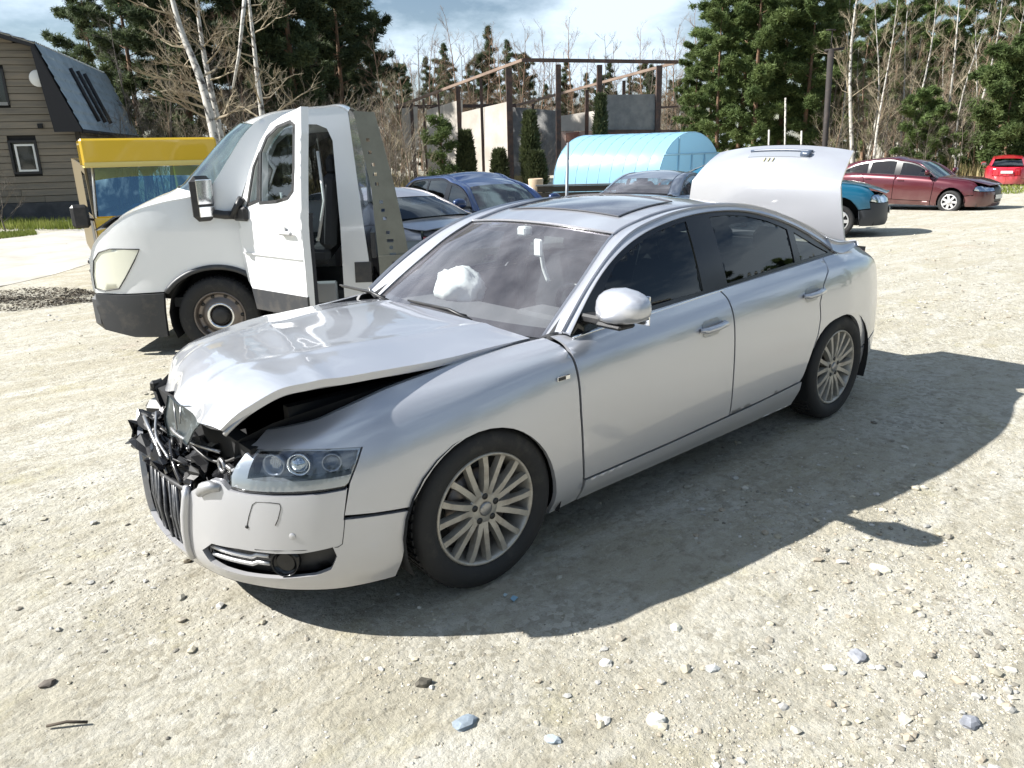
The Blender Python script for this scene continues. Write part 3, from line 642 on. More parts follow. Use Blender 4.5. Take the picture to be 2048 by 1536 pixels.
# buckled bonnet: near edge, far edge and crown rows
HN = [(1.03,.705,.930),(1.25,.705,.932),(1.445,.705,.930),(1.62,.703,.932),(1.78,.70,.941),(1.93,.69,.946),(2.03,.682,.950),(2.114,.675,.948),(2.176,.66,.927),(2.239,.645,.895),(2.291,.63,.856),(2.326,.612,.818)]
HF = [(.96,-.685,.905),(1.14,-.685,.915),(1.316,-.68,.920),(1.44,-.675,.915),(1.56,-.67,.908),(1.67,-.668,.903),(1.78,-.665,.890),(1.90,-.66,.868),(2.01,-.645,.836),(2.09,-.615,.782),(2.13,-.58,.700)]
nH, mH = 90, 80
a_, b_ = spl(HN, nH), spl(HF, nH); G_ = np.zeros((nH, mH, 3))
for i in range(nH):
    v = i/(nH-1)
    for j in range(mH):
        u = -1+2*j/(mH-1); f = (u+1)/2; q = b_[i]*(1-f)+a_[i]*f; e = 1-abs(u)**2.4
        q = q+np.array([.055*e*(1-.3*v)+.0*v, 0, .040*e*(1-v)+.055*e*v*(1-.45*v)])
        # shoulder creases of the pressed panel and the buckles from the crash
        q[2] += .005*math.exp(-((abs(u)-.62+.22*v)/.05)**2)*(1-v*.6)
        q[2] += .006*math.exp(-((v-.60-.10*u)/.028)**2)*(1-.5*abs(u)) - .005*math.exp(-((v-.67-.10*u)/.035)**2)*(1-abs(u))
        q[2] += .006*(noise.noise(Vector((q[0]*4, q[1]*3, 1.7))))*min(1, v*2.2)+.002*noise.noise(Vector((q[0]*13, q[1]*11, 4)))*max(0, v-.45)*2
        if v > .9: q[0] += .012*math.sin(u*9+1)*(v-.9)*10; q[2] += .015*math.sin(u*6+2)*(v-.9)*10
        G_[i, j] = q
hood = grid_obj('bonnet', G_, P_, car, thick=.028, flip=False)
hood['label'] = 'buckled silver bonnet, raised at the front'
Gi = G_[2:-3, 3:-3].copy(); Gi[..., 2] -= .03; grid_obj('bonnet_lining', Gi, M['dark'], hood, flip=True)
b = MB(); e_ = [tuple(q+np.array([0, -.012, -.024])) for q in a_[3:-2]]; b.tube(e_, .008, 6); b.build('bonnet_inner_frame', M['silver_edge'], hood)
b = MB(); b.tube([(2.17, -.50, .725), (2.205, -.51, .715), (2.215, -.505, .69)], [.02, .022, .014], 8); b.box((2.20, -.50, .722), (.05, .03, .035), bev=.01); b.build('bonnet_catch', M['black'], hood)
# scuttle, engine bay, underbody
b = MB(); b.add([(1.06, -.71, .885), (1.06, .71, .885), (.90, .69, .905), (.90, -.69, .905)], [(0, 1, 2, 3)]); b.add([(1.06, -.73, .895), (1.06, .73, .895), (1.06, .73, .5), (1.06, -.73, .5)], [(0, 1, 2, 3)])
b.build('scuttle_panel', M['black'], car)
for y0, x0 in ((.25, 1.0), (-.45, 1.01)):
    b = MB(); b.tube([(x0-.02, y0, .925), (x0-.02, y0-.18, .955), (x0-.03, y0-.55*1, .95)], [.010, .008, .005], 6); b.tube([(x0-.025, y0-.05, .945), (x0-.04, y0-.55, .94)], .004, 4); b.build('wiper', M['black'], car)
b = MB()
b.box((0, 0, .215), (2.3, 1.62, .05)); b.box((1.55, 0, .30), (1.2, .95, .06)); b.box((-1.6, 0, .32), (1.4, .95, .06)); b.box((-2.1, 0, .30), (.6, 1.2, .08)); b.box((2.0, 0, .235), (.5, .84, .03)); b.box((1.90, 0, .25), (.10, 1.50, .06)); b.box((2.28, 0, .3), (.04, .8, .2))
b.box((.98, 0, .55), (.05, 1.66, .62)); b.box((1.5, .52, .62), (1.1, .04, .42)); b.box((1.5, -.52, .62), (1.1, .04, .42))
b.build('underbody', M['dark'], car)
for sd in (1, -1):   # inner skin that closes the panel gaps
    q = B.dom([(.97, .22), (.97, .87), (.5, .87), (-.2, .89), (-1.0, .92), (-1.25, .92), (-1.15, .75), (-.93, .3), (-.9, .22)])
    B.panel('inner_skin', q, M['dark'], side=sd, inset=.03, thick=0, h=.08, dom=True)
    q = B.dom([('s', sh.sx(1.9)-.1, .30), ('t', 1.9), ('t', 1.5), ('t', 1.05), (1.05, .3), (1.05, .75), (1.5, .75), (1.8, .62)])
    V = [(x, sd*y, z) for x, y, z in ((1.05, .70, .93), (1.4, .68, .90), (1.85, .66, .855), (2.1, .52, .78), (2.22, .45, .72))]; V2 = [(x, sd*(abs(y)-.10), z-.22) for x, y, z in V]
    b = MB(); n_ = len(V); b.add(V+V2, [(i, i+1, n_+i+1, n_+i) for i in range(n_-1)]); b.build('engine_bay_side', M['dark'], car)
# crushed front structure
MD = M['black']; rj = random.Random(5)
b = MB(); b.box((2.16, 0, .52), (.05, 1.10, .40), M=Matrix.Rotation(.12, 3, 'Y')); rad = b.build('radiator', M['dark'], car)
rad['label'] = 'crushed radiator pack behind the missing grille'
def crumple(name, c, size, nrm_rot, mat_, amp=.03, seed=0, par=None, n=9, m=9, thick=.004):
    G2 = np.zeros((n, m, 3)); Mr = Matrix.Rotation(nrm_rot[2], 3, 'Z') @ Matrix.Rotation(nrm_rot[1], 3, 'Y') @ Matrix.Rotation(nrm_rot[0], 3, 'X')
    for i in range(n):
        for j in range(m):
            a, b2 = (i/(n-1)-.5)*size[0], (j/(m-1)-.5)*size[1]
            d = amp*noise.noise(Vector((a*14+seed*3.1, b2*14, seed)))+amp*.6*noise.noise(Vector((a*35, b2*35+seed, 3)))
            if i in (0, n-1) or j in (0, m-1): a += rj.uniform(-.006, .006); b2 += rj.uniform(-.006, .006)
            v = Mr @ Vector((a, b2, d*1.5)); G2[i, j] = (c[0]+v.x, c[1]+v.y, c[2]+v.z)
    return grid_obj(name, G2, mat_, par or car, thick=thick, smooth=False)
G_ = np.zeros((9, 9, 3))
for i in range(9):
    for j in range(9):
        a, b2 = i/8, j/8; q = (np.array((2.285, -.02, .80))*(1-a)+np.array((2.275, .33, .81))*a)*(1-b2)+(np.array((2.30, -.05, .625))*(1-a)+np.array((2.31, .25, .685))*a)*b2
        G_[i, j] = q+np.array((.012*math.sin(a*5+b2*3), .006*math.sin(b2*9), .006*math.sin(a*11)))
pl = grid_obj('torn_grille_piece', G_, mat('scuffed dark plate', (.03, .04, .045), .28, noise_=(18, (.22, .26, .28), .56, .68)), car, thick=.006)
b = MB()
b.tube([(2.30, .08, .80), (2.315, .12, .70)], .003, 4); b.tube([(2.30, .16, .80), (2.315, .17, .74)], .003, 4)
b.build('grille_bar', M['steel'], pl)
sp_ = [((2.27, -.20, .575), (.22, .42), (0, R(25), R(8)), .05), ((2.30, -.34, .565), (.16, .22), (0, R(50), R(20)), .05), ((2.24, .05, .575), (.20, .34), (0, R(35), R(-5)), .05),
       ((2.33, -.12, .545), (.12, .30), (R(8), R(40), R(4)), .04), ((2.28, -.38, .60), (.10, .20), (R(20), R(10), R(30)), .04), ((2.20, .33, .58), (.18, .22), (0, R(30), R(-20)), .04), ((2.31, .10, .51), (.12, .28), (0, R(70), 0), .03)]
for i, (c_, s_, rt, am) in enumerate(sp_): crumple('torn_panel', c_, s_, rt, M['gloss_black'] if i % 2 else MD, am, i+11)
for i in range(26):     # broken struts and pipes
    x, y, z = rj.uniform(2.16, 2.33), rj.uniform(-.38, .24), rj.uniform(.50, .63)
    d = Vector((rj.uniform(-.08, .08), rj.choice((-1, 1))*rj.uniform(.05, .22), rj.uniform(-.07, .05)))
    b = MB(); p0 = Vector((x, y, z)); mid = p0+d*.5+Vector((0, 0, rj.uniform(-.02, .03))); p2 = p0+d
    p2.y = max(-.42, min(.28, p2.y)); p2.x = min(p2.x, 2.35); b.tube([p0, mid, p2], rj.uniform(.003, .009), 6); b.build('broken_strut', rj.choice([MD, M['gloss_black'], M['steel'], M['gloss_black']]), car)
for pts, r_, mt in (([(2.30, -.38, .625), (2.33, -.22, .630), (2.345, -.05, .56), (2.35, .02, .50)], .008, M['steel']), ([(2.27, -.30, .655), (2.33, -.12, .61), (2.345, .06, .575)], .006, M['steel']),
                    ([(2.25, -.20, .70), (2.30, .02, .665), (2.28, .22, .66), (2.24, .34, .655)], .008, M['steel']), ([(2.30, -.05, .60), (2.335, .08, .55), (2.34, .16, .50)], .010, M['gloss_black']),
                    ([(2.25, .0, .68), (2.28, .16, .64), (2.24, .36, .62), (2.2, .44, .66)], .007, MD)):
    b = MB(); b.tube([tuple(q) for q in spl(pts, 14)], r_, 6); b.build('loose_pipe', mt, car)
# wiring plug with a pale ring by the headlight
b = MB(); c0 = Vector((2.262, .405, .628)); pts = [c0+Vector((0, .026*math.cos(a), .024*math.sin(a))) for a in np.linspace(0, 2*math.pi, 17)]; b.tube(pts, .008, 6, caps=False); b.box(c0+Vector((-.01, .05, .004)), (.02, .05, .018), bev=.004)
b.build('loose_ring_clip', M['steel'], car)
b = MB(); b.tube([(2.30, .47, .575), (2.325, .44, .578), (2.335, .40, .560), (2.345, .375, .535)], [.014, .022, .024, .016], 10); b.build('tow_bracket', M['silver_edge'], car)
# far headlight remains as a dark housing
b = MB(); b.box((2.12, -.52, .585), (.16, .26, .10), M=Matrix.Rotation(.6, 3, 'Z'), bev=.03); b.build('broken_headlight', M['gloss_black'], car)

# boot: opening, floor and the raised lid
b = MB()
V = [(-1.84, .62, 1.035), (-2.38, .55, .97), (-2.38, -.55, .97), (-1.84, -.62, 1.035)]; V2 = [(x, y*.96, .55) for x, y, z in V]
b.add(V+V2, [(0, 1, 5, 4), (1, 2, 6, 5), (2, 3, 7, 6), (3, 0, 4, 7), (4, 5, 6, 7)]); b.build('boot_tub', M['fabric'], car)
for sd in (1, -1):
    n_ = 14; xs = np.linspace(-1.82, -2.32, n_); outer = [sh.pt(sh.sx(x), sh.K-1)[0] for x in xs]
    G2 = np.array([[o*[1, sd, 1]+[0, 0, -.002], np.array([o[0], sd*(.62-.13*max(0, (-o[0]-1.84))), 1.035-.12*(-o[0]-1.84)])] for o in outer]); grid_obj('boot_gutter', G2, P_, car, flip=(sd < 0))
def lid_map(u, v):
    """u across -1..1, v 0..1 deck, 1..2 rear face"""
    wd = .632-.052*v if v <= 1 else .580
    crown = (1-abs(u)**2.2)
    if v <= 1:
        x = -1.85+.035*v+.02*v*(1-v)*2; z = 1.055+.375*v
        return (x+.045*crown*(.3+.7*v)*-.0-.02*abs(u)**2, u*wd, z+.05*crown*v)
    t = v-1; r_ = max(0, min(1, t))
    x = -1.815-.26*r_-.03*math.sin(r_*math.pi)*0; z = 1.43+.20*r_+.018*math.sin(r_*math.pi)
    return (x-.02*abs(u)**2, u*wd*(1-.10*r_), z+.05*crown*(1-.1*r_))
nL, mL = 60, 50; G2 = np.array([[lid_map(u, v) for u in np.linspace(-1, 1, mL)] for v in np.linspace(0, 2, nL)])
# tiny rounding at the lip between deck and rear face
for k in range(2): G2[26:34] = (G2[25:33]+G2[26:34]*2+G2[27:35])/4
lid = grid_obj('boot_lid', G2, P_, car, thick=.02, flip=True)
lid['label'] = 'silver boot lid standing upright'
G3 = G2[2:-2, 2:-2].copy(); G3[..., 0] -= .035; G3[..., 2] -= .012; grid_obj('boot_lid_lining', G3, M['fabric'], lid)
# number plate recess with its trim bar on the rear face
def lidp(u, v, o=0.):
    a = np.array(lid_map(u, v)); b2 = np.array(lid_map(u, v+.05)); t = b2-a; t /= np.linalg.norm(t); n = np.array([-t[2], 0, t[0]]); n = n if n[2] > 0 else -n; return a+n*o
b = MB(); G4 = np.array([[lidp(u, v, .003) for u in np.linspace(-.34, .52, 14)] for v in np.linspace(1.52, 1.72, 4)]); pr = grid_obj('plate_recess', G4, mat('recess grey', (.22, .24, .27), .5), lid, thick=.002, flip=True)
b = MB(); b.tube([lidp(u, 1.73, .008) for u in np.linspace(-.36, .52, 16)], .010, 6); b.tube([lidp(u, 1.60, .008) for u in np.linspace(.40, .52, 4)], .022, 8); b.build('plate_lamp_bar', mat('blue grey trim', (.07, .09, .13), .3), lid)
yel = mat('pale yellow mark', (.55, .52, .33), .5)
for k, u in enumerate((-.06, .0, .06)):
    b = MB(); p0 = lidp(u, 1.36, .004); b.tube([p0, lidp(u, 1.46, .004)], .006, 5); b.build('emblem_mark', yel, lid)

# cabin
def seat(x, y, back=.62, w_=.52, head=True, rake=-.30, m_='fabric'):
    s_ = MB(); s_.box((x+.02, y, .46), (.52, w_, .16), bev=.05); r_ = s_.build('seat', M[m_], car)
    s_ = MB(); s_.box((x-.30, y, .80), (.14, w_*.96, back), M=Matrix.Rotation(rake, 3, 'Y'), bev=.05); s_.build('backrest', M[m_], r_)
    if head: s_ = MB(); s_.box((x-.30-.115, y, .80+back/2+.06), (.10, .27, .18), M=Matrix.Rotation(rake*.6, 3, 'Y'), bev=.045); s_.build('headrest', M[m_], r_)
for y in (.38, -.38): seat(.02, y, .56)
seat(-.95, 0, .50, 1.30, head=False); 
for y in (.42, 0, -.42):
    b = MB(); b.box((-1.32, y, 1.10), (.10, .26, .17), bev=.045); b.build('headrest', M['fabric'], car)
b = MB(); b.box((.76, 0, .835), (.42, 1.42, .13), M=Matrix.Rotation(.06, 3, 'Y'), bev=.05); b.box((.60, 0, .72), (.30, 1.42, .24), bev=.06); b.box((.56, .37, .89), (.22, .40, .07), bev=.035)
b.build('dashboard', M['fabric_light'], car)
b = MB(); b.box((.2, 0, .55), (.9, .24, .22), bev=.05); b.build('centre_console', M['fabric'], car)
b = MB(); c0 = Vector((.33, .37, .86)); Mx = Matrix.Rotation(-1.15, 3, 'Y')
b.tube([c0+Mx @ Vector((.19*math.cos(a), .19*math.sin(a), 0)) for a in np.linspace(0, 2*math.pi, 37)], .016, 8, caps=False)
b.box(c0, (.10, .12, .04), M=Mx, bev=.02)
for a in (0, math.pi, math.pi*1.5): b.tube([c0, c0+Mx @ Vector((.18*math.cos(a+math.pi/2), .18*math.sin(a+math.pi/2), 0))], .014, 6)
b.build('steering_wheel', M['gloss_black'], car)
def blob(name, c, r_, mat_, amp=.15, seed=0, par=None, n=16):
    V = []; F = []
    for i in range(n+1):
        for j in range(n*2):
            ph = math.pi*i/n; th = math.pi*j/n; d = Vector((math.sin(ph)*math.cos(th), math.sin(ph)*math.sin(th), math.cos(ph)))
            k = 1+amp*noise.noise(d*1.8+Vector((seed, 0, 0)))+amp*.5*noise.noise(d*5+Vector((seed, 2, 0))); V.append((c[0]+d.x*r_[0]*k, c[1]+d.y*r_[1]*k, c[2]+d.z*r_[2]*k))
    m2 = n*2; F = [(i*m2+j, i*m2+(j+1) % m2, (i+1)*m2+(j+1) % m2, (i+1)*m2+j) for i in range(n) for j in range(m2)]
    return mo(name, V, F, mat_, par, True)
ab = blob('airbag', (.60, -.34, .965), (.11, .17, .11), M['airbag'], .25, 4, car); ab['label'] = 'white passenger airbag hanging from the dashboard'
blob('airbag', (.27, .37, .87), (.06, .11, .10), M['airbag'], .5, 9, car)
b = MB(); b.box((.36, -.02, 1.25), (.03, .22, .07), bev=.015); b.tube([(.36, -.02, 1.25), (.38, -.02, 1.31)], .01, 6); b.build('rear_view_mirror', M['gloss_black'], car)
b = MB(); b.box((.395, -.02, 1.275), (.06, .07, .05), bev=.01); b.build('sensor_housing', M['airbag'], car)
for sd in (1, -1):
    b = MB(); b.tube([(-.20, sd*.60, 1.31), (-.19, sd*.70, 1.0), (-.18, sd*.72, .5)], [.03, .035, .04], 6); b.tube([(.32, sd*.56, 1.27), (.62, sd*.66, 1.09), (.92, sd*.72, .90)], [.022, .025, .03], 6); b.build('pillar_trim', M['fabric'], car)
    b = MB(); b.add([(.9, sd*.76, .94), (-1.4, sd*.74, 1.0), (-1.4, sd*.74, .3), (.9, sd*.76, .3)], [(0, 1, 2, 3)]); b.build('door_card', M['fabric'], car)
b = MB(); b.add([(.33, .5, 1.25), (.33, -.5, 1.25), (-1.15, -.49, 1.25), (-1.15, .49, 1.25)], [(0, 1, 2, 3)]); b.build('headlining', M['fabric'], car)
b = MB(); b.box((-1.55, 0, 1.02), (.5, 1.2, .03)); b.build('parcel_shelf', M['fabric'], car)
b = MB()
b.tube([tuple(q) for q in spl([(.42, .11, 1.23), (.41, .125, 1.16), (.39, .12, 1.09), (.37, .135, 1.02)], 14)], .013, 6); b.box((.42, .11, 1.20), (.02, .06, .09), bev=.008)
b.build('hanging_strap', M['airbag'], car)
# ---------------------------------------------------------------- terrain height
def gz(x, y):
    t = max(0., -y-1.2+.25*math.sin(x*.12)); far = max(0., math.hypot(x, y)-60)
    return -.30*(1-math.exp(-t*t/(t+.8)/4.2))
def gzv(x, y):
    t = np.maximum(0., -y-1.2+.25*np.sin(x*.12)); return -.30*(1-np.exp(-t*t/(t+.8)/4.2))
def at(px, D, z=None):
    u = (px-1024)/1505.6; q = -.3 if z is None else z; C = Vector(CAMP)
    for _ in range(3):
        v = (fw.z+rr.z*u-(q-C.z)/D)/uu.z; p = C+(fw+rr*u-uu*v)*D
        if z is None: q = gz(p.x, p.y)
    return (p.x, p.y, q)
def anchor(px, D, deg, lx, ly):
    """origin of a thing turned by deg whose local point (lx, ly) stands in image column px at depth D"""
    p = at(px, D); c, s_ = math.cos(R(deg)), math.sin(R(deg)); return (p[0]-c*lx+s_*ly, p[1]-s_*lx-c*ly, p[2])
PALE = anchor(942, 8.9, -88, -2.3, 0); TEAL = anchor(1762, 15.2, 117, 2.2, 0); VYL = anchor(214, 11.6, 80, .35, -.93)
# ---------------------------------------------------------------- other cars in the yard
SH_LO = Shell(A6, sig=7)
ARC_LO = [spl([(a, b, 0) for a, b in ARCF], 12)[:, :2].tolist(), spl([(a, b, 0) for a, b in ARCR], 12)[:, :2].tolist()]
KIND = {
 'saloon': WI,
 'hatch': WI[:8]+[((-.35,.644,1.385),(-.33,.53,1.42)),((-.75,.65,1.375),(-.75,.53,1.41)),((-1.15,.66,1.33),(-1.15,.54,1.38)),((-1.5,.69,1.25),(-1.6,.56,1.31)),((-1.78,.74,1.12),(-2.0,.61,1.16)),((-1.95,.77,1.03),(-2.22,.66,1.03))],
 'estate': WI[:8]+[((-.35,.64,1.40),(-.33,.53,1.44)),((-.9,.645,1.40),(-.9,.53,1.44)),((-1.4,.65,1.375),(-1.4,.53,1.42)),((-1.75,.67,1.33),(-1.9,.545,1.38)),((-2.0,.72,1.20),(-2.25,.60,1.20)),((-2.12,.76,1.03),(-2.36,.64,1.02))]}
def simple_car(root, kind, pm, wheel='multi', cover_n=7, bonnet_mat=None, door_mat=None, wide_glass='dark_glass', bump_mat=None, h=.10):
    s = SH_LO; Bd = Body(s, root, h, .02); L_ = s.L; bm_ = bump_mat or pm; W3 = KIND[kind]; Wc, Ic = [a for a, b in W3], [b for a, b in W3]
    up = 1 if kind == 'saloon' else 1.14
    for sd in (1, -1):
        af = [q for q in ARC_LO[0] if not (q[0] > 1.5 and q[1] < .468)][::-1]
        Bd.panel('front_fender', [(.915, .20), (.922, .31), (.952, .64), (.96, .86), ('t', .985), ('t', 1.4), ('t', 1.8), ('t', 2.0), ('s', .86, .725), ('s', .93, .70), ('s', .985, .605), ('s', .955, .49), (1.783, .468)]+af, pm, side=sd, gap=.004)
        d = Bd.panel('front_door', [('t', .955), (.952, .86), (.944, .64), (.914, .315), (0, .33), (-.178, .335), (-.176, .6), ('t', -.165), ('t', .4)], door_mat or pm, side=sd, gap=.004)
        d2 = Bd.panel('rear_door', [('t', -.172), (-.183, .6), (-.185, .336), (-.90, .362), (-1.0, .53), (-1.062, .71), (-1.10, .90), ('t', -1.26), ('t', -.7)], door_mat or pm, side=sd, gap=.004)
        Bd.panel('sill', [(.908, .195), (.907, .309), (0, .324), (-.925, .356), (-.938, .30), (-.93, .195), (0, .193)], bm_, side=sd)
        ar = [q for q in ARC_LO[1] if not (q[0] > -1.2 and q[1] < .53) and not (q[0] < -1.5 and q[1] < .40)]
        zt = .60 if kind == 'saloon' else .60
        Bd.panel('rear_quarter', [('t', -1.268), (-1.107, .90), (-1.069, .71), (-1.012, .54)]+ar+[(-1.735, .40), (-1.95, .44), ('s', L_-.62, .50), ('s', L_-.62, .93), ('s', L_-.60, .985), ('t', -2.1), ('t', -1.8), ('t', -1.5)], pm, side=sd, gap=.004)
        Bd.panel('rear_bumper', [('s', L_-.002, .235), ('s', L_-.002, .58), ('s', L_-.62, .59), ('s', L_-.625, .50), (-1.95, .432), (-1.74, .392), (-1.765, .215), ('s', L_-.6, .235)], bm_, side=sd)
        Bd.panel('tailgate', [('s', L_-.002, .59), ('s', L_-.32, .60), ('s', L_-.35, .90), ('s', L_-.58, .93), ('s', L_-.585, .975), ('s', L_-.3, .975), ('s', L_-.002, .972)], pm, side=sd)
        Bd.panel('tail_light', [('s', L_-.60, .60), ('s', L_-.60, .92), ('s', L_-.36, .89), ('s', L_-.33, .61)], M['red_lens'], side=sd)
        Bd.panel('front_bumper', [('s', .955, .478), ('s', .978, .594), ('s', .80, .574), ('s', .53, .574), ('s', .26, .565), ('s', .255, .30), ('s', .0, .30), ('s', .0, .192), ('s', .6, .192), (1.84, .192), (1.786, .46)], bm_, side=sd)
        Bd.panel('grille', [('s', 0, .31), ('s', .245, .31), ('s', .25, .70), ('s', .0, .70)], M['black'], side=sd, inset=.01)
        hb = Bd.panel('headlight', [('s', .27, .585), ('s', .27, .70), ('s', .6, .71), ('s', .86, .715), ('s', .92, .695), ('s', .97, .61), ('s', .80, .584)], M['reflector'], side=sd, inset=.006)
        Bd.panel('headlight_lens', [('s', .27, .585), ('s', .27, .70), ('s', .6, .71), ('s', .86, .715), ('s', .92, .695), ('s', .97, .61), ('s', .80, .584)], M['clear'], side=sd, thick=0, parent=hb)
        for dd, hx, hz in ((d, .02, .842), (d2, -.955, .872)):
            c_ = s.pt(*s.sk(hx, hz))[0]; b = MB(); b.box((c_[0], sd*(c_[1]+.012), c_[2]), (.19, .03, .028), bev=.01); b.build('door_handle', pm, dd)
        W_ = spl(Wc, 48); I_ = spl(Ic, 48); W_[:, 2] = np.where(W_[:, 2] > 1.0, 1.0+(W_[:, 2]-1.0)*1., W_[:, 2])
        def strip(nm, f0, f1, mt, i0=0, i1=48, nn=6):
            G_ = np.zeros((i1-i0, nn, 3))
            for j, f in enumerate(np.linspace(f0, f1, nn)):
                e = 4*f*(1-f); G_[:, j] = ((W_*(1-f)+I_*f)+np.array([0, .018, .016])*e)[i0:i1]
            G_[..., 1] *= sd; return grid_obj(nm, G_, mt, root, thick=.01, flip=(sd > 0))
        strip('roof_rail', 0, 1, pm)
        zc = [(q[0], q[2]) for q in spl(Wc[:-1] if kind == 'saloon' else Wc, 30)]; xe = zc[-1][0]
        belt = [(xe, zc[-1][1]), (xe+.3, 1.012), (-.47, .994), (.338, .956), (.89, .929)]
        def yg(x, z): return .820-.30*(z-.96)-.20*np.maximum(z-.96, 0)**2-.02*((x+.3)/1.2)**2
        Gl = lambda V, d_: Gf(sd, yg)(V, d_)
        dl = zc+belt[1:-1]; A = np.array(dl); lo = A[:, 0].min(); cuts = [(.80, -.06), (-.24, -.98), (-1.06, lo+.06)]
        pan = []
        for x1, x0 in cuts:
            if x1-x0 < .12: continue
            xs = np.linspace(x1, x0, 7); zs = np.array(sorted(zc)); bs = np.array(sorted(belt))
            top = np.interp(xs, zs[:, 0], zs[:, 1])-.03; bot = np.interp(xs, bs[:, 0], bs[:, 1])+.02; ok = top > bot+.015
            xs, top, bot = xs[ok], top[ok], bot[ok]
            if len(xs) > 2: pan.append([(a, c) for a, c in zip(xs, bot)]+[(a, c) for a, c in zip(xs[::-1], top[::-1])])
        cm_obj('window_frame', chart_mesh(dl, pan, .12, Gl, .01, flip=(sd > 0)), M['gloss_black'], root)
        for q in pan: cm_obj('side_window', chart_mesh(q, [], .15, lambda V, d_: Gl(V, d_+.006), 0, flip=(sd > 0)), M[wide_glass], root)
        mirror_part(root, sd, .78, .985, 1.06, M['black'] if bump_mat else pm, 1.)
        for wx in (1.4215, -1.4215):
            wr = empty('wheel', (wx, sd*.785, .332)); wr.parent = root; wheel_parts(wr, cover_n if wheel == 'cover' else wheel, .332, .225, .20, sd, False)
            b = MB(); V = []; n_ = 10
            for i in range(n_+1):
                a = math.pi*(-.12+1.24*i/n_); V += [(wx+.405*math.cos(a), sd*.5, .33+.375*math.sin(a)), (wx+.40*math.cos(a), sd*.895, .33+.362*math.sin(a))]
            b.add(V, [(2*i, 2*i+1, 2*i+3, 2*i+2) for i in range(n_)]); b.add([V[2*i] for i in range(n_+1)], [tuple(range(n_+1))]); b.build('wheel_arch_liner', M['dark'], root)
    grid_obj('windscreen', cross_patch(Ic[:6], 12, 16, ws_b), M['wag_glass'], root)
    nr = 12 if kind != 'saloon' else 11; nr = len(Ic)-3 if kind != 'saloon' else 11
    grid_obj('roof', cross_patch(Ic[5:nr+1], 20, 16, roof_b), pm, root)
    grid_obj('rear_window', cross_patch(Ic[nr:(14 if kind == 'saloon' else len(Ic))], 8, 12, (lambda v: (-.05-.05*v, .02))), M[wide_glass], root, thick=.004)
    hn = [(1.0,.72,.922),(1.4,.71,.905),(1.8,.70,.862),(2.05,.66,.80),(2.2,.56,.755),(2.28,.48,.725)]
    grid_obj('bonnet', cross_patch(hn, 20, 18, lambda v: (.05+.04*v, .035-.02*v)), bonnet_mat or pm, root, thick=.01, flip=True)
    if kind == 'saloon':
        dk = [(-1.82,.68,1.04),(-2.0,.655,1.015),(-2.2,.60,.99),(-2.32,.52,.98)]
        grid_obj('boot_lid', cross_patch(dk, 10, 14, lambda v: (-.06*v, .03)), pm, root, thick=.01)
    b = MB(); b.box((0, 0, .26), (4.2, 1.5, .12)); b.box((0, 0, .6), (2.2, 1.55, .5)); b.build('underbody', M['dark'], root)
    for y in (.38, -.38):
        b = MB(); b.box((-.2, y, .95), (.14, .46, .55), M=Matrix.Rotation(-.25, 3, 'Y'), bev=.05); b.box((-.30, y, 1.25), (.09, .24, .15), bev=.04); b.build('front_seat', M['fabric'], root)
    b = MB(); b.box((-1.1, 0, .95), (.14, 1.2, .5), M=Matrix.Rotation(-.25, 3, 'Y'), bev=.05); b.build('rear_seat', M['fabric'], root)
    b = MB(); b.box((.75, 0, .84), (.4, 1.4, .12), bev=.03); b.build('dashboard', M['fabric'], root)
    b = MB(); b.box((s.pt(s.L-.001, 2)[0][0]-.014, 0, .76 if kind != 'saloon' else .74), (.012, .50, .11)); b.build('number_plate', M['plate'], root)
    b = MB(); b.box((2.405, 0, .43), (.012, .50, .11)); b.build('front_number_plate', M['plate'], root)
    return root
def rescale_wheels(root, sx, sy, sz, u):
    for c in root.children:
        if c.name.startswith('wheel') and c.type == 'EMPTY': c.scale = (u/sx, u/sy, u/sz); c.location.z = .332*u/sz
M['wag_glass'] = glass('reflective windscreen', (.42, .50, .50), (.75, .95, .95), .12, dirt=.05)
def place_car(name, label, kind, loc, deg, scale, pm, group=None, **k):
    r = empty(name, (loc[0], loc[1], loc[2] if len(loc) > 2 else gz(loc[0], loc[1])), R(deg), label, 'car', group); simple_car(r, kind, pm, **k)
    r.scale = scale; rescale_wheels(r, *scale, scale[0]*.97); return r
place_car('blue_estate_car', 'dark blue estate car facing right, seen above the roof of the silver saloon', 'estate', (-5.65, -7.73, -.27), 82, (.93, .96, 1.05), paint('dark blue paint', (.012, .032, .105), .3, .3, dust_amt=.2), h=.08, bonnet_mat=paint('greyish blue paint', (.26, .29, .36), .35, .4))  # bonnet in a paler, greyer blue than the body
c = place_car('burgundy_hatchback', 'burgundy hatchback in side view with bright silver wheel covers', 'hatch', (-20.1, -6.2, -.22), 90, (.93, .95, 1.0), paint('burgundy paint', (.085, .008, .016), .28, .35, dust_amt=.15), wheel='cover', cover_n=7, bump_mat=None)
place_car('teal_saloon_car', 'teal blue car showing one headlight behind the raised boot lid', 'saloon', TEAL, 117, (.95, 1.0, 1.12), paint('teal paint', (.006, .12, .21), .3, .3), wheel='cover', bump_mat=mat('grey black bumper', (.035, .04, .05), .5))
place_car('red_hatchback', 'bright red hatchback parked on the grass at the right edge', 'hatch', (-35.2, -8.4, -.36), -162, (.82, .84, .92), paint('red paint', (.50, .012, .03), .3), wheel='cover')
place_car('grey_saloon_car', 'grey car seen from behind in front of the blue greenhouse', 'saloon', (-8.98, -6.36, -.20), -161, (.93, .95, 1.02), paint('grey silver paint', (.20, .22, .27), .3, .5), wide_glass='glass')
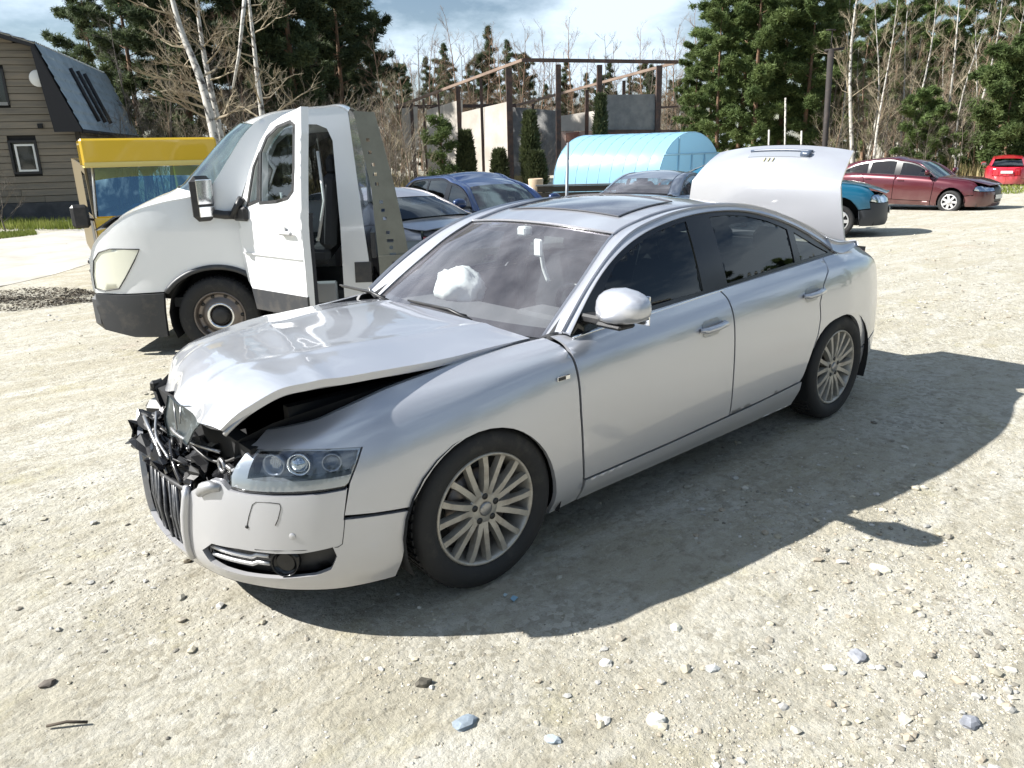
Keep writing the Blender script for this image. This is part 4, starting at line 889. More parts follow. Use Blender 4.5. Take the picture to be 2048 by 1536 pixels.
place_car('pale_saloon_car', 'pale silver car with a red tail lamp behind the tow truck bed', 'saloon', PALE, -88, (.93, .95, .97), paint('pale silver paint', (.42, .40, .42), .3, .5), wide_glass='side_glass')

# ---------------------------------------------------------------- white tow truck
tk = empty('tow_truck', (-.005, -5.077, -.170), R(-34), 'white tow truck cab with its door hanging open and a grey tilted deck', 'tow truck'); tk.scale = (1.093, 1.093, 1.093)
WHT = M['white']; TRIM = mat('dark grey van trim', (.035, .037, .042), .5, noise_=(6, (.10, .09, .08), .5, .8))
def yT(x, z):
    y = .935-.135*np.clip((z-1.1)/.97, 0, 1.2)**1.25-.02*np.clip((.5-z)/.3, 0, 1); return y-.20*np.clip((x-.25)/.87, 0, 1.2)**2.3
def Tf(sd, o=0.): return lambda V, d: np.stack([V[:, 0], sd*(yT(V[:, 0], V[:, 1])-d+o), V[:, 1]], 1)
prof = [(1.062, .60), (1.058, .72), (1.037, .86), (.985, .985), (.84, 1.115), (.65, 1.235), (.31, 1.335), (.12, 1.365), (-.02, 1.40), (-.12, 1.52), (-.25, 1.70), (-.37, 1.86), (-.48, 1.96), (-.60, 2.015), (-.80, 2.048), (-1.02, 2.062), (-1.20, 2.062), (-1.245, 2.03)]
pc = [tuple(q) for q in spl([(a, b, 0) for a, b in prof], 60)[:, :2]]
warch = [(-.44, .40), (-.43, .52), (-.35, .66), (-.20, .755), (-.02, .785), (.16, .755), (.32, .67), (.41, .585)]
OPEN_ = [(-.27, 1.18), (-.28, .80), (-.36, .60), (-.46, .50), (-.48, .42), (-1.09, .42), (-1.11, 1.10), (-1.10, 1.80), (-1.06, 1.90), (-.98, 1.935), (-.86, 1.94), (-.70, 1.90), (-.56, 1.80), (-.40, 1.58), (-.30, 1.35)]
for sd in (1, -1):
    o_ = pc+[(-1.285, 1.45), (-1.33, .80), (-1.36, .40), (-.5, .385)]+[q for q in warch]+[(.42, .59), (.80, .575), (1.06, .58)]
    wn = [] if sd == 1 else []
    holes = [OPEN_] if sd == 1 else [[(-.27, 1.20), (-.20, 1.35), (-.25, 1.60), (-.36, 1.80), (-.48, 1.89), (-.98, 1.92), (-1.04, 1.85), (-1.05, 1.22)]]
    side = cm_obj('cab_side', chart_mesh(o_, holes, .045, Tf(sd), .03, flip=(sd > 0)), WHT, tk)
    if sd == -1: cm_obj('far_window', chart_mesh(holes[0], [], .2, Tf(sd, -.01), 0), M['dark_glass'], tk)
    # bumper and lower trim
    bl = [(.43, .575), (.80, .565), (1.05, .57), (1.065, .45), (1.02, .25), (.75, .19), (.46, .19), (.45, .40)]
    bp_ = cm_obj('bumper_corner', chart_mesh(bl, [], .05, Tf(sd, .02), .05, flip=(sd > 0)), TRIM, tk)
    cm_obj('sill_trim', chart_mesh([(-.46, .40), (-.46, .30), (-1.36, .33), (-1.36, .42), (-1.10, .43)], [], .1, Tf(sd, .005), .03, flip=(sd > 0)), TRIM, tk)
    b = MB(); b.tube([(x, sd*(yT(x, z)+.006), z) for x, z in spl([(a, c, 0) for a, c in warch], 24)[:, :2]], .024, 6); b.build('wheel_arch_lip', TRIM, tk)
    hlp = [(1.045, .62), (1.042, .74), (1.012, .86), (.95, .93), (.84, .962), (.58, .955), (.64, .86), (.74, .72), (.82, .62), (.95, .60)]
    hd = cm_obj('headlight', chart_mesh(hlp, [], .05, Tf(sd, .004), .02, flip=(sd > 0)), mat('cloudy headlight', (.80, .79, .66), .35, 0, coat=.6), tk)
    b = MB(); b.tube([(x, sd*(yT(x, z)+.006), z) for x, z in hlp+hlp[:1]], .005, 5); b.build('headlight_edge', M['black'], hd)
    cm_obj('rear_corner_trim', chart_mesh([(-1.20, .60), (-1.345, .60), (-1.35, .78), (-1.205, .78)], [], .1, Tf(sd, .006), .01, flip=(sd > 0)), TRIM, tk)
yS = lambda x, z: float(yT(x, z))
Sc = [(x, yS(x, z), z) for x, z in pc]
i1 = min(range(60), key=lambda i: abs(pc[i][0]+.02)+abs(pc[i][1]-1.40)); i2 = min(range(60), key=lambda i: abs(pc[i][0]+.44)+abs(pc[i][1]-1.93))
def bulged(name, Cv, n, m, f, mt, p=3.2, **k):
    C_ = spl(Cv, n); G_ = np.zeros((n, m, 3))
    for i in range(n):
        bx, bz = f(i/(n-1))
        for j, u in enumerate(np.linspace(-1, 1, m)):
            e = 1-abs(u)**p; G_[i, j] = (C_[i, 0]+bx*e, C_[i, 1]*u, C_[i, 2]+bz*e)
    return grid_obj(name, G_, mt, tk, **k)
bulged('bonnet', Sc[:i1+1], 30, 30, lambda v: (.10-.01*v+.33*max(0, v-.60)**1.3*2.8, .02+.03*v), WHT, thick=.01)
bulged('windscreen', Sc[i1:i2+1], 20, 24, lambda v: (.40-.18*v, .03), M['wag_glass'], thick=.004)
bulged('roof', Sc[i2:], 24, 24, lambda v: (.18*(1-v)**3, .055-.02*(1-v)), WHT, thick=.01)
b = MB(); b.box((1.135, 0, .74), (.04, 1.10, .26), bev=.015); gq = b.build('grille', mat('silver grey grille', (.22, .23, .24), .4), tk)
for i in range(3): b = MB(); b.box((1.158, 0, .66+.08*i), (.02, 1.08, .03), bev=.006); b.build('grille_bar', TRIM, gq)
b = MB(); b.box((1.05, 0, .39), (.22, 1.36, .36), bev=.07); b.build('front_bumper', TRIM, tk)
b = MB(); b.lathe([(0, .0), (.05, -.005), (.06, -.03)], 16, 'x', c=(1.05, .72, .42)); b.build('fog_light', M['reflector'], tk)
b = MB(); b.add([(-1.30, -.90, .4), (-1.30, .90, .4), (-1.25, .80, 2.05), (-1.25, -.80, 2.05)], [(0, 1, 2, 3)]); b.build('cab_rear_wall', WHT, tk)
b = MB(); b.box((.86, .64, 1.17), (.20, .34, .012), M=Matrix.Rotation(.55, 3, 'Y')); b.build('bonnet_vent', TRIM, tk)
b = MB(); b.box((-.45, 0, .47), (1.7, 1.6, .08)); b.box((-.30, 0, 1.02), (.35, 1.55, .35), bev=.06); b.box((-.45, 0, .28), (1.8, 1.0, .2)); b.box((-1.18, 0, 1.2), (.06, 1.5, 1.4)); b.build('cab_inside', mat('cab plastic', (.03, .032, .035), .7), tk)
for y in (.52, -.1, -.5):
    b = MB(); b.box((-.75, y, .82), (.46, .44, .16), bev=.05); b.box((-1.0, y, 1.20), (.15, .44, .66), M=Matrix.Rotation(-.12, 3, 'Y'), bev=.05); b.box((-1.05, y, 1.60), (.10, .26, .18), bev=.04); b.build('seat', M['fabric'], tk)
b = MB(); b.tube([(-.95, .70, 1.72), (-.97, .72, 1.3), (-.88, .70, .95)], .014, 5); b.tube([(-.60, .68, 1.38), (-.62, .70, 1.05)], .012, 5); b.build('seat_belt', M['airbag'], tk)
b = MB(); b.box((-.70, .88, .52), (.66, .10, .18), bev=.01); b.build('door_step', mat('step grey', (.25, .26, .27), .6), tk)
c0 = Vector((-.42, .48, 1.22)); Mx = Matrix.Rotation(-.7, 3, 'Y'); b = MB(); b.tube([c0+Mx @ Vector((.2*math.cos(a), .2*math.sin(a), 0)) for a in np.linspace(0, 2*math.pi, 25)], .016, 6, caps=False); b.tube([c0+Mx @ Vector((.2, 0, 0)), c0+Mx @ Vector((-.2, 0, 0))], .02, 6); b.build('steering_wheel', M['black'], tk)
for x, sd in ((0, 1), (0, -1)):
    wr = empty('wheel', (x, sd*.82, .345)); wr.parent = tk; wheel_parts(wr, 'steel', .345, .222, .22, sd, True)
    b = MB(); V = []; n_ = 14
    for i in range(n_+1):
        a = math.pi*(-.15+1.3*i/n_); V += [(x+.42*math.cos(a), sd*.45, .36+.42*math.sin(a)), (x+.42*math.cos(a), sd*.925, .36+.42*math.sin(a))]
    b.add(V, [(2*i, 2*i+1, 2*i+3, 2*i+2) for i in range(n_)]); b.add([V[2*i] for i in range(n_+1)], [tuple(range(n_+1))]); b.build('wheel_arch_liner', M['dark'], tk)
for sd in (1, -1):
    wr = empty('wheel', (-3.1, sd*.78, .345)); wr.parent = tk; wheel_parts(wr, 'steel', .345, .222, .22, sd, False)
# open door: its own plane, hinged at the front edge
fa = R(46); dh = empty('open_door', (-.26, .935, 0), math.pi-fa); dh.parent = tk; dh['label'] = 'white cab door swung open'
def Df(o=0.): return lambda V, d: np.stack([V[:, 0], -(-.135*np.clip((V[:, 1]-1.1)/.97, 0, 1.2)**1.25-d+o), V[:, 1]], 1)
DO = [(.005, 1.18), (.0, .95), (.01, .80), (.05, .66), (.13, .56), (.14, .43), (.86, .43), (.875, .80), (.88, 1.3), (.865, 1.85), (.85, 2.045), (.80, 2.03), (.62, 1.99), (.46, 1.935), (.32, 1.80), (.18, 1.58), (.06, 1.33)]
WQ = [(.155, 1.31), (.29, 1.345), (.305, 1.70), (.24, 1.60)]; WM = [(.335, 1.33), (.55, 1.345), (.70, 1.375), (.765, 1.43), (.775, 1.6), (.765, 1.91), (.72, 1.935), (.55, 1.90), (.42, 1.83), (.34, 1.72)]
do = cm_obj('door_skin', chart_mesh(DO, [WQ, WM], .05, Df(), .07, flip=False), WHT, dh)
for q in (WQ, WM):
    cm_obj('window_seal', chart_mesh(offset(q, -.018), [offset(q, .006)], .06, Df(.004), .01), M['black'], dh); cm_obj('door_window', chart_mesh(q, [], .2, Df(-.02), 0), glass('door window glass', (.55, .60, .60), base=.08), dh)
cm_obj('door_trim', chart_mesh([(.14, .425), (.87, .425), (.875, .60), (.10, .60)], [], .1, Df(.008), .02), TRIM, dh)
cm_obj('door_inner', chart_mesh(offset(DO, .02), [offset(WM, -.02), offset(WQ, -.02)], .08, Df(-.07), 0), WHT, dh)
cm_obj('door_lining', chart_mesh([(.1, .6), (.82, .5), (.84, 1.25), (.1, 1.2)], [], .1, Df(-.10), .04), M['fabric'], dh)
b = MB(); b.box((.70, -.028, 1.10), (.17, .03, .035), bev=.012); b.box((.655, -.012, 1.115), (.07, .012, .075), bev=.005); b.build('door_handle', mat('grey handle', (.45, .45, .45), .4), dh)
b = MB(); b.box((.45, -.012, .905), (.80, .008, .012)); b.build('door_crease', WHT, dh)
# door mirror on two arms
mr = MB(); mr.box((-.165, -.20, 1.36), (.10, .20, .37), bev=.045); mh = mr.build('mirror_housing', M['black'], dh)
b = MB(); b.box((-.115, -.20, 1.415), (.012, .145, .20), bev=.005); b.box((-.115, -.20, 1.255), (.012, .14, .085), bev=.005); b.build('mirror_glass', M['chrome'], mh)
b = MB(); b.tube([(.04, .0, 1.22), (-.06, -.08, 1.22), (-.16, -.16, 1.24)], .035, 8); b.box((.06, -.004, 1.23), (.20, .05, .12), bev=.02); b.tube([(.10, .0, 1.36), (.0, -.05, 1.20)], .03, 6); b.build('mirror_arm', M['black'], mh)
# tilted deck behind the cab
DK = mat('galvanised deck steel', (.22, .225, .19), .5, .3, noise_=(4, (.15, .145, .12), .4, .8))
def yz(x0): return None
bk = [(-1.30, 2.03), (-1.47, 2.02), (-1.535, 1.72), (-1.60, 1.40), (-1.655, 1.05), (-1.68, .86), (-1.68, .84), (-1.42, .74), (-1.40, 1.4)]
hl_ = []
def hole(x, z, w_, h_): return [(x-w_, z-h_), (x+w_, z-h_), (x+w_, z+h_), (x-w_, z+h_)]
for k, (x, z) in enumerate([(-1.40, 1.80), (-1.41, 1.70), (-1.43, 1.60), (-1.44, 1.52), (-1.45, 1.44), (-1.475, 1.29), (-1.485, 1.22), (-1.495, 1.15), (-1.515, 1.03), (-1.53, .96), (-1.535, .90), (-1.545, .84)]):
    hl_.append(hole(x, z, .016 if k not in (9, 11) else .028, .014))
flat = lambda y, sg=1: (lambda V, d: np.stack([V[:, 0], np.full(len(V), y)-d*sg, V[:, 1]], 1))
for y in (.97,):
    o = cm_obj('deck_bulkhead_side', chart_mesh(bk, hl_, .2, flat(y), .05, flip=True), DK, tk)
b = MB(); b.box((-1.38, 0, .92), (.04, 1.84, .22)); b.tube([(-1.36, -.9, 1.0), (-1.36, -.9, 1.25), (-1.34, .94, 1.95)], .02, 6); b.build('bulkhead', TRIM, tk)
for y in (.99, -.99):
    o = cm_obj('deck_side_rail', chart_mesh([(-1.42, .83), (-4.6, .95), (-4.6, .78), (-1.42, .65)], [hole(-1.58-.27*k, .755+.0095*k, .045, .025) for k in range(10)], .3, flat(y), .08, flip=True), DK, tk)
    b = MB(); b.box((-3.0, y-.01*np.sign(y), .60), (3.2, .05, .14), M=Matrix.Rotation(.038, 3, 'Y')); b.build('chassis_rail', TRIM, tk)
    b = MB(); b.box((-1.50, y, .60), (.10, .05, .05), bev=.01); b.build('side_marker', M['amber'], tk)
    b = MB(); b.tube([(-1.50, y-.03, .58), (-1.50, y-.03, .30), (-3.0, y-.03, .32)], .018, 6); b.build('side_guard', M['steel'], tk)
b = MB(); b.add([(-1.42, -.95, .82), (-1.42, .95, .82), (-4.6, .95, .94), (-4.6, -.95, .94)], [(0, 1, 2, 3)]); b.build('deck', DK, tk)

# ---------------------------------------------------------------- yellow van
vy = empty('yellow_van', (-.95, -12.3, 0), 0, 'yellow van with a boxy yellow header above its windscreen, behind the tow truck', 'van')
vdir = R(80); vy.location = VYL; vy.rotation_euler = (0, 0, vdir)
YP = paint('yellow paint', (.72, .46, .012), .35); DKW = mat('van side dark', (.05, .048, .045), .5)
b = MB(); V = [(.55, 1.0), (.60, 1.0), (0, 0)]
def van_sec(x, y0, y1): return None
# cab front: lofted profile (x forward)
pr_ = [(.42, .35), (.46, .60), (.44, .85), (.36, 1.02), (.30, 1.09)]
G_ = np.array([[(x+.06*(1-abs(u)**3), .92*u, z) for u in np.linspace(-1, 1, 14)] for x, z in pr_]); grid_obj('nose', G_, YP, vy, thick=.02)
G_ = np.array([[(x+.06*(1-abs(u)**3), w_*u, z) for u in np.linspace(-1, 1, 14)] for x, z, w_ in ((.30, 1.10, .86), (.20, 1.45, .83), (.09, 1.80, .79))]); grid_obj('windscreen', G_, glass('blue van windscreen', (.14, .40, .62), (.65, .92, 1.), .42), vy, thick=.004)
b = MB(); b.box((.02, 0, 2.02), (.80, 1.90, .40), bev=.03); hdr = b.build('header_box', YP, vy)
b = MB(); b.box((.02, 0, 1.825), (.78, 1.86, .03)); b.box((.427, 0, 1.86), (.012, 1.86, .05)); b.build('header_edge', mat('pale yellow edge', (.70, .58, .20), .4), hdr)
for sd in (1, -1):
    b = MB(); b.prism([(.42, .30), (.46, .60), (.44, .85), (.30, 1.10), (.09, 1.82), (-4.2, 1.95), (-4.2, .30)], .90, .93, lambda a, b2, h: (a, sd*h, b2)); b.build('side_panel', YP if sd > 0 else mat('van side shade tone', (.13, .10, .05), .5), vy)  # right side panel coloured dark to stand for its shade
    b = MB(); b.prism([(.20, 1.12), (.02, 1.72), (-.75, 1.76), (-.78, 1.12)], .925, .938, lambda a, b2, h: (a, sd*h, b2)); b.build('side_window', M['dark_glass'], vy)
    b = MB(); b.prism([(.0, .40), (.0, 1.08), (-.80, 1.08), (-.80, .40)], .928, .936, lambda a, b2, h: (a, sd*h, b2)); b.build('cab_door', DKW, vy)
    b = MB(); b.tube([(.31, sd*.90, 1.08), (.09, sd*.82, 1.83)], .016, 6); b.build('windscreen_pillar', M['airbag'], vy)
    b = MB(); b.box((.30, sd*1.10, 1.12), (.14, .24, .34), bev=.04); b.tube([(.25, sd*.9, 1.05), (.3, sd*1.1, 1.1)], .02, 5); b.build('door_mirror', M['black'], vy)
    wr = empty('wheel', (-.15, sd*.80, .34)); wr.parent = vy; wheel_parts(wr, 'steel', .34, .20, .2, sd, False)
    wr = empty('wheel', (-3.0, sd*.80, .34)); wr.parent = vy; wheel_parts(wr, 'steel', .34, .20, .2, sd, False)
    b = MB(); b.box((.455, sd*.62, .72), (.03, .26, .16), bev=.01); b.build('headlight', M['reflector'], vy)
b = MB(); b.add([(.1, -.8, 1.9), (.1, .8, 1.9), (-4.2, .93, 1.95), (-4.2, -.93, 1.95)], [(0, 1, 2, 3)]); b.box((-1.9, 0, .5), (4.4, 1.7, .4)); b.build('body_shell', YP, vy)
b = MB(); b.box((.12, 0, 1.06), (.40, 1.6, .10), bev=.03); b.build('dashboard', mat('pale dashboard', (.35, .45, .48), .6), vy)
blob('parcel_on_dashboard', (.10, -.2, 1.18), (.16, .20, .09), M['airbag'], .3, 2, vy); b = MB(); b.box((.46, 0, .42), (.10, 1.86, .20), bev=.03); b.build('bumper', M['black'], vy)
b = MB(); b.box((.1, .35, 1.17), (.2, .3, .10), bev=.02); b.build('box_on_dashboard', mat('pale blue card', (.4, .6, .68), .7), vy)
# ---------------------------------------------------------------- places on the ground seen in an image column at a given depth
def tri_obj(name, V, F, mat_, parent=None, smooth=False, colors=None):
    V = np.asarray(V, np.float32).reshape(-1, 3); F = np.asarray(F, np.int32); k = F.shape[1]; me = bpy.data.meshes.new(name)
    me.vertices.add(len(V)); me.vertices.foreach_set('co', V.ravel()); me.loops.add(F.size); me.loops.foreach_set('vertex_index', F.ravel())
    me.polygons.add(len(F)); me.polygons.foreach_set('loop_start', np.arange(0, F.size, k, dtype=np.int32)); me.polygons.foreach_set('loop_total', np.full(len(F), k, np.int32))
    me.update(calc_edges=True); me.polygons.foreach_set('use_smooth', np.full(len(F), smooth))
    if colors is not None:
        at_ = me.color_attributes.new('tone', 'FLOAT_COLOR', 'POINT'); at_.data.foreach_set('color', np.asarray(colors, np.float32).ravel())
    me.materials.append(mat_) if mat_ else None
    o = bpy.data.objects.new(name, me); col.objects.link(o)
    if parent is not None: o.parent = parent
    return o
# ---------------------------------------------------------------- ground
n_ = 640; uu_ = np.linspace(-1, 1, n_); bb = 6.4; sx_ = 2.2*np.sinh(bb*uu_)
gx, gy = np.meshgrid(1.8+sx_, 1.0+sx_, indexing='ij')
def vnoise(x, y, sc_, seed):
    rs = np.random.RandomState(seed); T = rs.rand(256, 256); X = x/sc_; Y = y/sc_; i = np.floor(X).astype(int); j = np.floor(Y).astype(int); fx = X-i; fy = Y-j; fx = fx*fx*(3-2*fx); fy = fy*fy*(3-2*fy)
    a = T[i % 256, j % 256]; b = T[(i+1) % 256, j % 256]; c = T[i % 256, (j+1) % 256]; d = T[(i+1) % 256, (j+1) % 256]
    return (a*(1-fx)+b*fx)*(1-fy)+(c*(1-fx)+d*fx)*fy-.5
def groundh(x, y):
    r = np.hypot(x-2, y-1); near = np.exp(-(r/7.5)**2)
    und = .030*vnoise(x, y, 2.6, 1)+.016*vnoise(x, y, .8, 2)+.010*vnoise(x+.3*y, y, .27, 3)+.006*vnoise(x, y, .11, 4)
    rut = -.014*np.exp(-((y-1.9-.12*x)/.22)**2)-.012*np.exp(-((y-3.3+.05*x)/.25)**2)
    # level patches under tyres
    lev = np.ones_like(x)
    for (wx, wy) in ((1.42, .79), (-1.42, .79), (1.42, -.79), (-1.42, -.79)): lev = lev*(1-np.exp(-((x-wx)**2+(y-wy)**2)/.08))
    return gzv(x, y)+(und+rut)*lev*near-.004
gh = groundh(gx, gy)
idx = np.arange(n_*n_).reshape(n_, n_); F = np.stack([idx[:-1, :-1], idx[1:, :-1], idx[1:, 1:], idx[:-1, 1:]], -1).reshape(-1, 4)
def nn(nt, t, **k):
    n = nt.nodes.new(t)
    for a, v in k.items():
        if a in n.inputs.keys(): n.inputs[a].default_value = v
        else: setattr(n, a, v)
    return n
gm = bpy.data.materials.new('sandy gravel ground'); gm.use_nodes = True; nt = gm.node_tree; b = bsdf(gm); Lk = nt.links.new
b.inputs['Roughness'].default_value = .95; b.inputs['Specular IOR Level'].default_value = .2
tcg = nn(nt, 'ShaderNodeTexCoord')
def noi(sc_, det=6, rough=.6, stretch=None):
    n = nn(nt, 'ShaderNodeTexNoise', Scale=sc_, Detail=det, Roughness=rough)
    if stretch: m_ = nn(nt, 'ShaderNodeMapping'); m_.inputs['Scale'].default_value = stretch; m_.inputs['Rotation'].default_value = (0, 0, .5); Lk(tcg.outputs['Object'], m_.inputs[0]); Lk(m_.outputs[0], n.inputs[0])
    else: Lk(tcg.outputs['Object'], n.inputs[0])
    return n
def ramp(src, p0, p1, c0=(0, 0, 0, 1), c1=(1, 1, 1, 1)):
    r = nn(nt, 'ShaderNodeValToRGB'); r.color_ramp.elements[0].position = p0; r.color_ramp.elements[1].position = p1; r.color_ramp.elements[0].color = c0; r.color_ramp.elements[1].color = c1; Lk(src, r.inputs[0]); return r
def mixc(f, a, b_, blend='MIX', fac=None):
    m_ = nn(nt, 'ShaderNodeMixRGB'); m_.blend_type = blend
    if fac is not None: m_.inputs[0].default_value = fac
    else: Lk(f, m_.inputs[0])
    for i, q in ((1, a), (2, b_)):
        if isinstance(q, tuple): m_.inputs[i].default_value = (*q, 1)
        else: Lk(q, m_.inputs[i])
    return m_.outputs[0]
c1 = mixc(ramp(noi(.35, 5).outputs[0], .38, .62).outputs[0], (.365, .335, .26), (.425, .40, .33))
c1 = mixc(ramp(noi(1.3, 7, .65, (1, 3.2, 1)).outputs[0], .46, .66).outputs[0], c1, (.50, .48, .42))
c1 = mixc(ramp(noi(2.1, 8, .7).outputs[0], .55, .75).outputs[0], c1, (.35, .315, .19))
c1 = mixc(ramp(noi(.8, 6, .6).outputs[0], .60, .74).outputs[0], c1, (.42, .34, .27))
c1 = mixc(ramp(noi(9, 8, .75).outputs[0], .50, .70).outputs[0], c1, (.25, .225, .17))
c1 = mixc(ramp(noi(4.2, 9, .8, (1, 2.2, 1)).outputs[0], .58, .66).outputs[0], c1, (.21, .19, .14))
c1 = mixc(ramp(noi(3.1, 9, .8, (1, 2.6, 1)).outputs[0], .60, .70).outputs[0], c1, (.60, .57, .49))
vo = nn(nt, 'ShaderNodeTexVoronoi', Scale=38.); Lk(tcg.outputs['Object'], vo.inputs[0]); hs = nn(nt, 'ShaderNodeSeparateColor'); Lk(vo.outputs['Color'], hs.inputs[0])
cell = ramp(hs.outputs[0], .1, .95, (.20, .185, .15, 1), (.62, .60, .54, 1))
c1 = mixc(ramp(noi(1.3, 8, .75).outputs[0], .44, .64, (.03, .03, .03, 1), (.50, .50, .50, 1)).outputs[0], c1, cell.outputs[0])
c1 = mixc(ramp(noi(150, 4, .8).outputs[0], .33, .45, (.55, .55, .55, 1), (0, 0, 0, 1)).outputs[0], c1, (.12, .11, .09))
Lk(c1, b.inputs['Base Color'])
hN = noi(55, 8, .8); hM = noi(14, 6, .65); ad = nn(nt, 'ShaderNodeMath', operation='ADD'); m3 = nn(nt, 'ShaderNodeMath', operation='MULTIPLY'); m3.inputs[1].default_value = 2.2; Lk(hM.outputs[0], m3.inputs[0]); Lk(m3.outputs[0], ad.inputs[0]); Lk(hN.outputs[0], ad.inputs[1])
m4 = nn(nt, 'ShaderNodeMath', operation='SUBTRACT'); m5 = nn(nt, 'ShaderNodeMath', operation='MULTIPLY'); m5.inputs[1].default_value = .45; Lk(vo.outputs['Distance'], m5.inputs[0]); Lk(ad.outputs[0], m4.inputs[0]); Lk(m5.outputs[0], m4.inputs[1])
bp = nn(nt, 'ShaderNodeBump'); bp.inputs['Strength'].default_value = .8; bp.inputs['Distance'].default_value = .012; Lk(m4.outputs[0], bp.inputs['Height']); Lk(bp.outputs[0], b.inputs['Normal'])
tag(tri_obj('ground', np.stack([gx, gy, gh], -1), F, gm, smooth=True), kind='structure')
def gh1(x, y): return float(groundh(np.array([x], float), np.array([y], float))[0])
# pebbles
ico = bmesh.new(); bmesh.ops.create_icosphere(ico, subdivisions=1, radius=1); IV = np.array([v.co[:] for v in ico.verts]); IF = np.array([[v.index for v in f.verts] for f in ico.faces]); ico.free()
OV = np.array([(1, 0, 0), (-1, 0, 0), (0, 1, 0), (0, -1, 0), (0, 0, 1), (.1, .1, -.6)], float); OF = np.array([(0, 2, 4), (2, 1, 4), (1, 3, 4), (3, 0, 4), (2, 0, 5), (1, 2, 5), (3, 1, 5), (0, 3, 5)])
pm_ = bpy.data.materials.new('pebble stone'); pm_.use_nodes = True; nt = pm_.node_tree; bb_ = bsdf(pm_); bb_.inputs['Roughness'].default_value = .85
a_t = nt.nodes.new('ShaderNodeVertexColor'); a_t.layer_name = 'tone'; tcg = nn(nt, 'ShaderNodeTexCoord'); n2 = nn(nt, 'ShaderNodeTexNoise', Scale=60., Detail=4.); nt.links.new(tcg.outputs['Object'], n2.inputs[0])
mm = nn(nt, 'ShaderNodeMixRGB', blend_type='MULTIPLY'); mm.inputs[0].default_value = .5; nt.links.new(a_t.outputs[0], mm.inputs[1]); nt.links.new(n2.outputs[0], mm.inputs[2]); nt.links.new(mm.outputs[0], bb_.inputs['Base Color'])
fwh = np.array([math.cos(YAW), math.sin(YAW)]); rth = np.array([math.sin(YAW), -math.cos(YAW)])
def pebbles(name, n, dmin, dmax, smin, smax, Vb, Fb, seed, pw=2.2):
    rs = np.random.RandomState(seed); D = 1/(1/dmax+rs.rand(n*3)*(1/dmin-1/dmax)) ; lat = rs.uniform(-.80, .80, n*3)
    P = np.array(CAMP[:2])+D[:, None]*fwh+(lat*D)[:, None]*rth
    dens = np.clip(.30+1.5*vnoise(P[:, 0], P[:, 1], 1.6, 12)+.9*vnoise(P[:, 0], P[:, 1], .5, 13)+.55*lat, .03, 1); k = rs.rand(n*3) < dens; P = P[k][:n]; m = len(P)
    ok = ~((np.abs(P[:, 0]) < 1.8) & (np.abs(P[:, 1]) < .65)); P = P[ok]; m = len(P)
    s = smin*(smax/smin)**(rs.rand(m)**pw); a = rs.rand(m)*6.283; fl = rs.uniform(.35, .75, m)
    V = Vb[None]*(1+rs.uniform(-.28, .28, (m, len(Vb), 1))); V = V*np.stack([s*rs.uniform(.8, 1.5, m), s, s*fl], 1)[:, None]
    c, si = np.cos(a)[:, None], np.sin(a)[:, None]; X = V[..., 0]*c-V[..., 1]*si; Y = V[..., 0]*si+V[..., 1]*c
    z0 = groundh(P[:, 0], P[:, 1])+s*fl*.25; V = np.stack([X+P[:, :1], Y+P[:, 1:], V[..., 2]+z0[:, None]], -1)
    F = (Fb[None]+(np.arange(m)*len(Vb))[:, None, None]).reshape(-1, 3)
    pal = np.array([(.54, .51, .43), (.50, .46, .36), (.60, .58, .54), (.40, .36, .29), (.50, .43, .33), (.46, .45, .42), (.60, .57, .50), (.26, .24, .20), (.57, .52, .40), (.56, .51, .40)]); ci = pal[rs.randint(0, len(pal), m)]*rs.uniform(.8, 1.15, (m, 1))
    C = np.ones((m, len(Vb), 4)); C[..., :3] = ci[:, None]
    return tag(tri_obj(name, V, F, pm_, colors=C.reshape(-1, 4)), kind='stuff')
pebbles('gravel', 30000, 1.25, 9, .0018, .0062, OV, OF, 3, 1.4)
pebbles('gravel', 3200, 1.25, 11, .005, .021, IV, IF, 4, 3.4)
pebbles('gravel', 2600, 7, 30, .008, .03, OV, OF, 5, 2.6)
# single stones and scraps one can pick out
def unp(px, py, z=0.):
    d = fw+rr*((px-1024)/1505.6)-uu*((py-768)/1505.6); c = Vector(CAMP); t = (z-c.z)/d.z; return c+d*t
def stone(px, py, size, colr, label, flat=.5, nm='stone', cat='stone'):
    p = unp(px, py); zz = gh1(p.x, p.y); rs = np.random.RandomState(int(px+py)); bm = bmesh.new(); bmesh.ops.create_icosphere(bm, subdivisions=2, radius=1)
    V = [((v.co*(1+.35*noise.noise(v.co*1.6+Vector((px, py, 0)))+.1*rs.uniform(-1, 1)))) for v in bm.verts]; F = [[v.index for v in f.verts] for f in bm.faces]; bm.free()
    a = rs.uniform(0, 6); V = [(q.x*size*1.25*math.cos(a)-q.y*size*math.sin(a), q.x*size*1.25*math.sin(a)+q.y*size*math.cos(a), max(q.z, -.4)*size*flat) for q in V]
    o = mo(nm, V, F, mat(nm+' tone', colr, .8, noise_=(40, tuple(c*.6 for c in colr), .4, .7)), None, False); o.location = (p.x, p.y, zz+size*flat*.25); tag(o, label, cat); return o
stone(848, 1368, .022, (.10, .09, .07), 'small dark brown stone on the sand below the front wheel', .8)
stone(95, 1366, .022, (.13, .11, .09), 'dark stone on the sand in the lower left corner')
stone(1312, 1438, .026, (.66, .65, .60), 'flat bright white stone on the gravel below the front door')
stone(928, 1448, .030, (.26, .31, .36), 'blue grey stone at the bottom, straight below the front wheel')
stone(1106, 1478, .020, (.34, .39, .43), 'pale blue stone at the lower edge beside the white one')
stone(1424, 1334, .020, (.44, .45, .44), 'light grey pointed stone below the car shadow')
stone(1352, 1252, .020, (.62, .60, .50), 'pale stone just outside the edge of the car shadow')
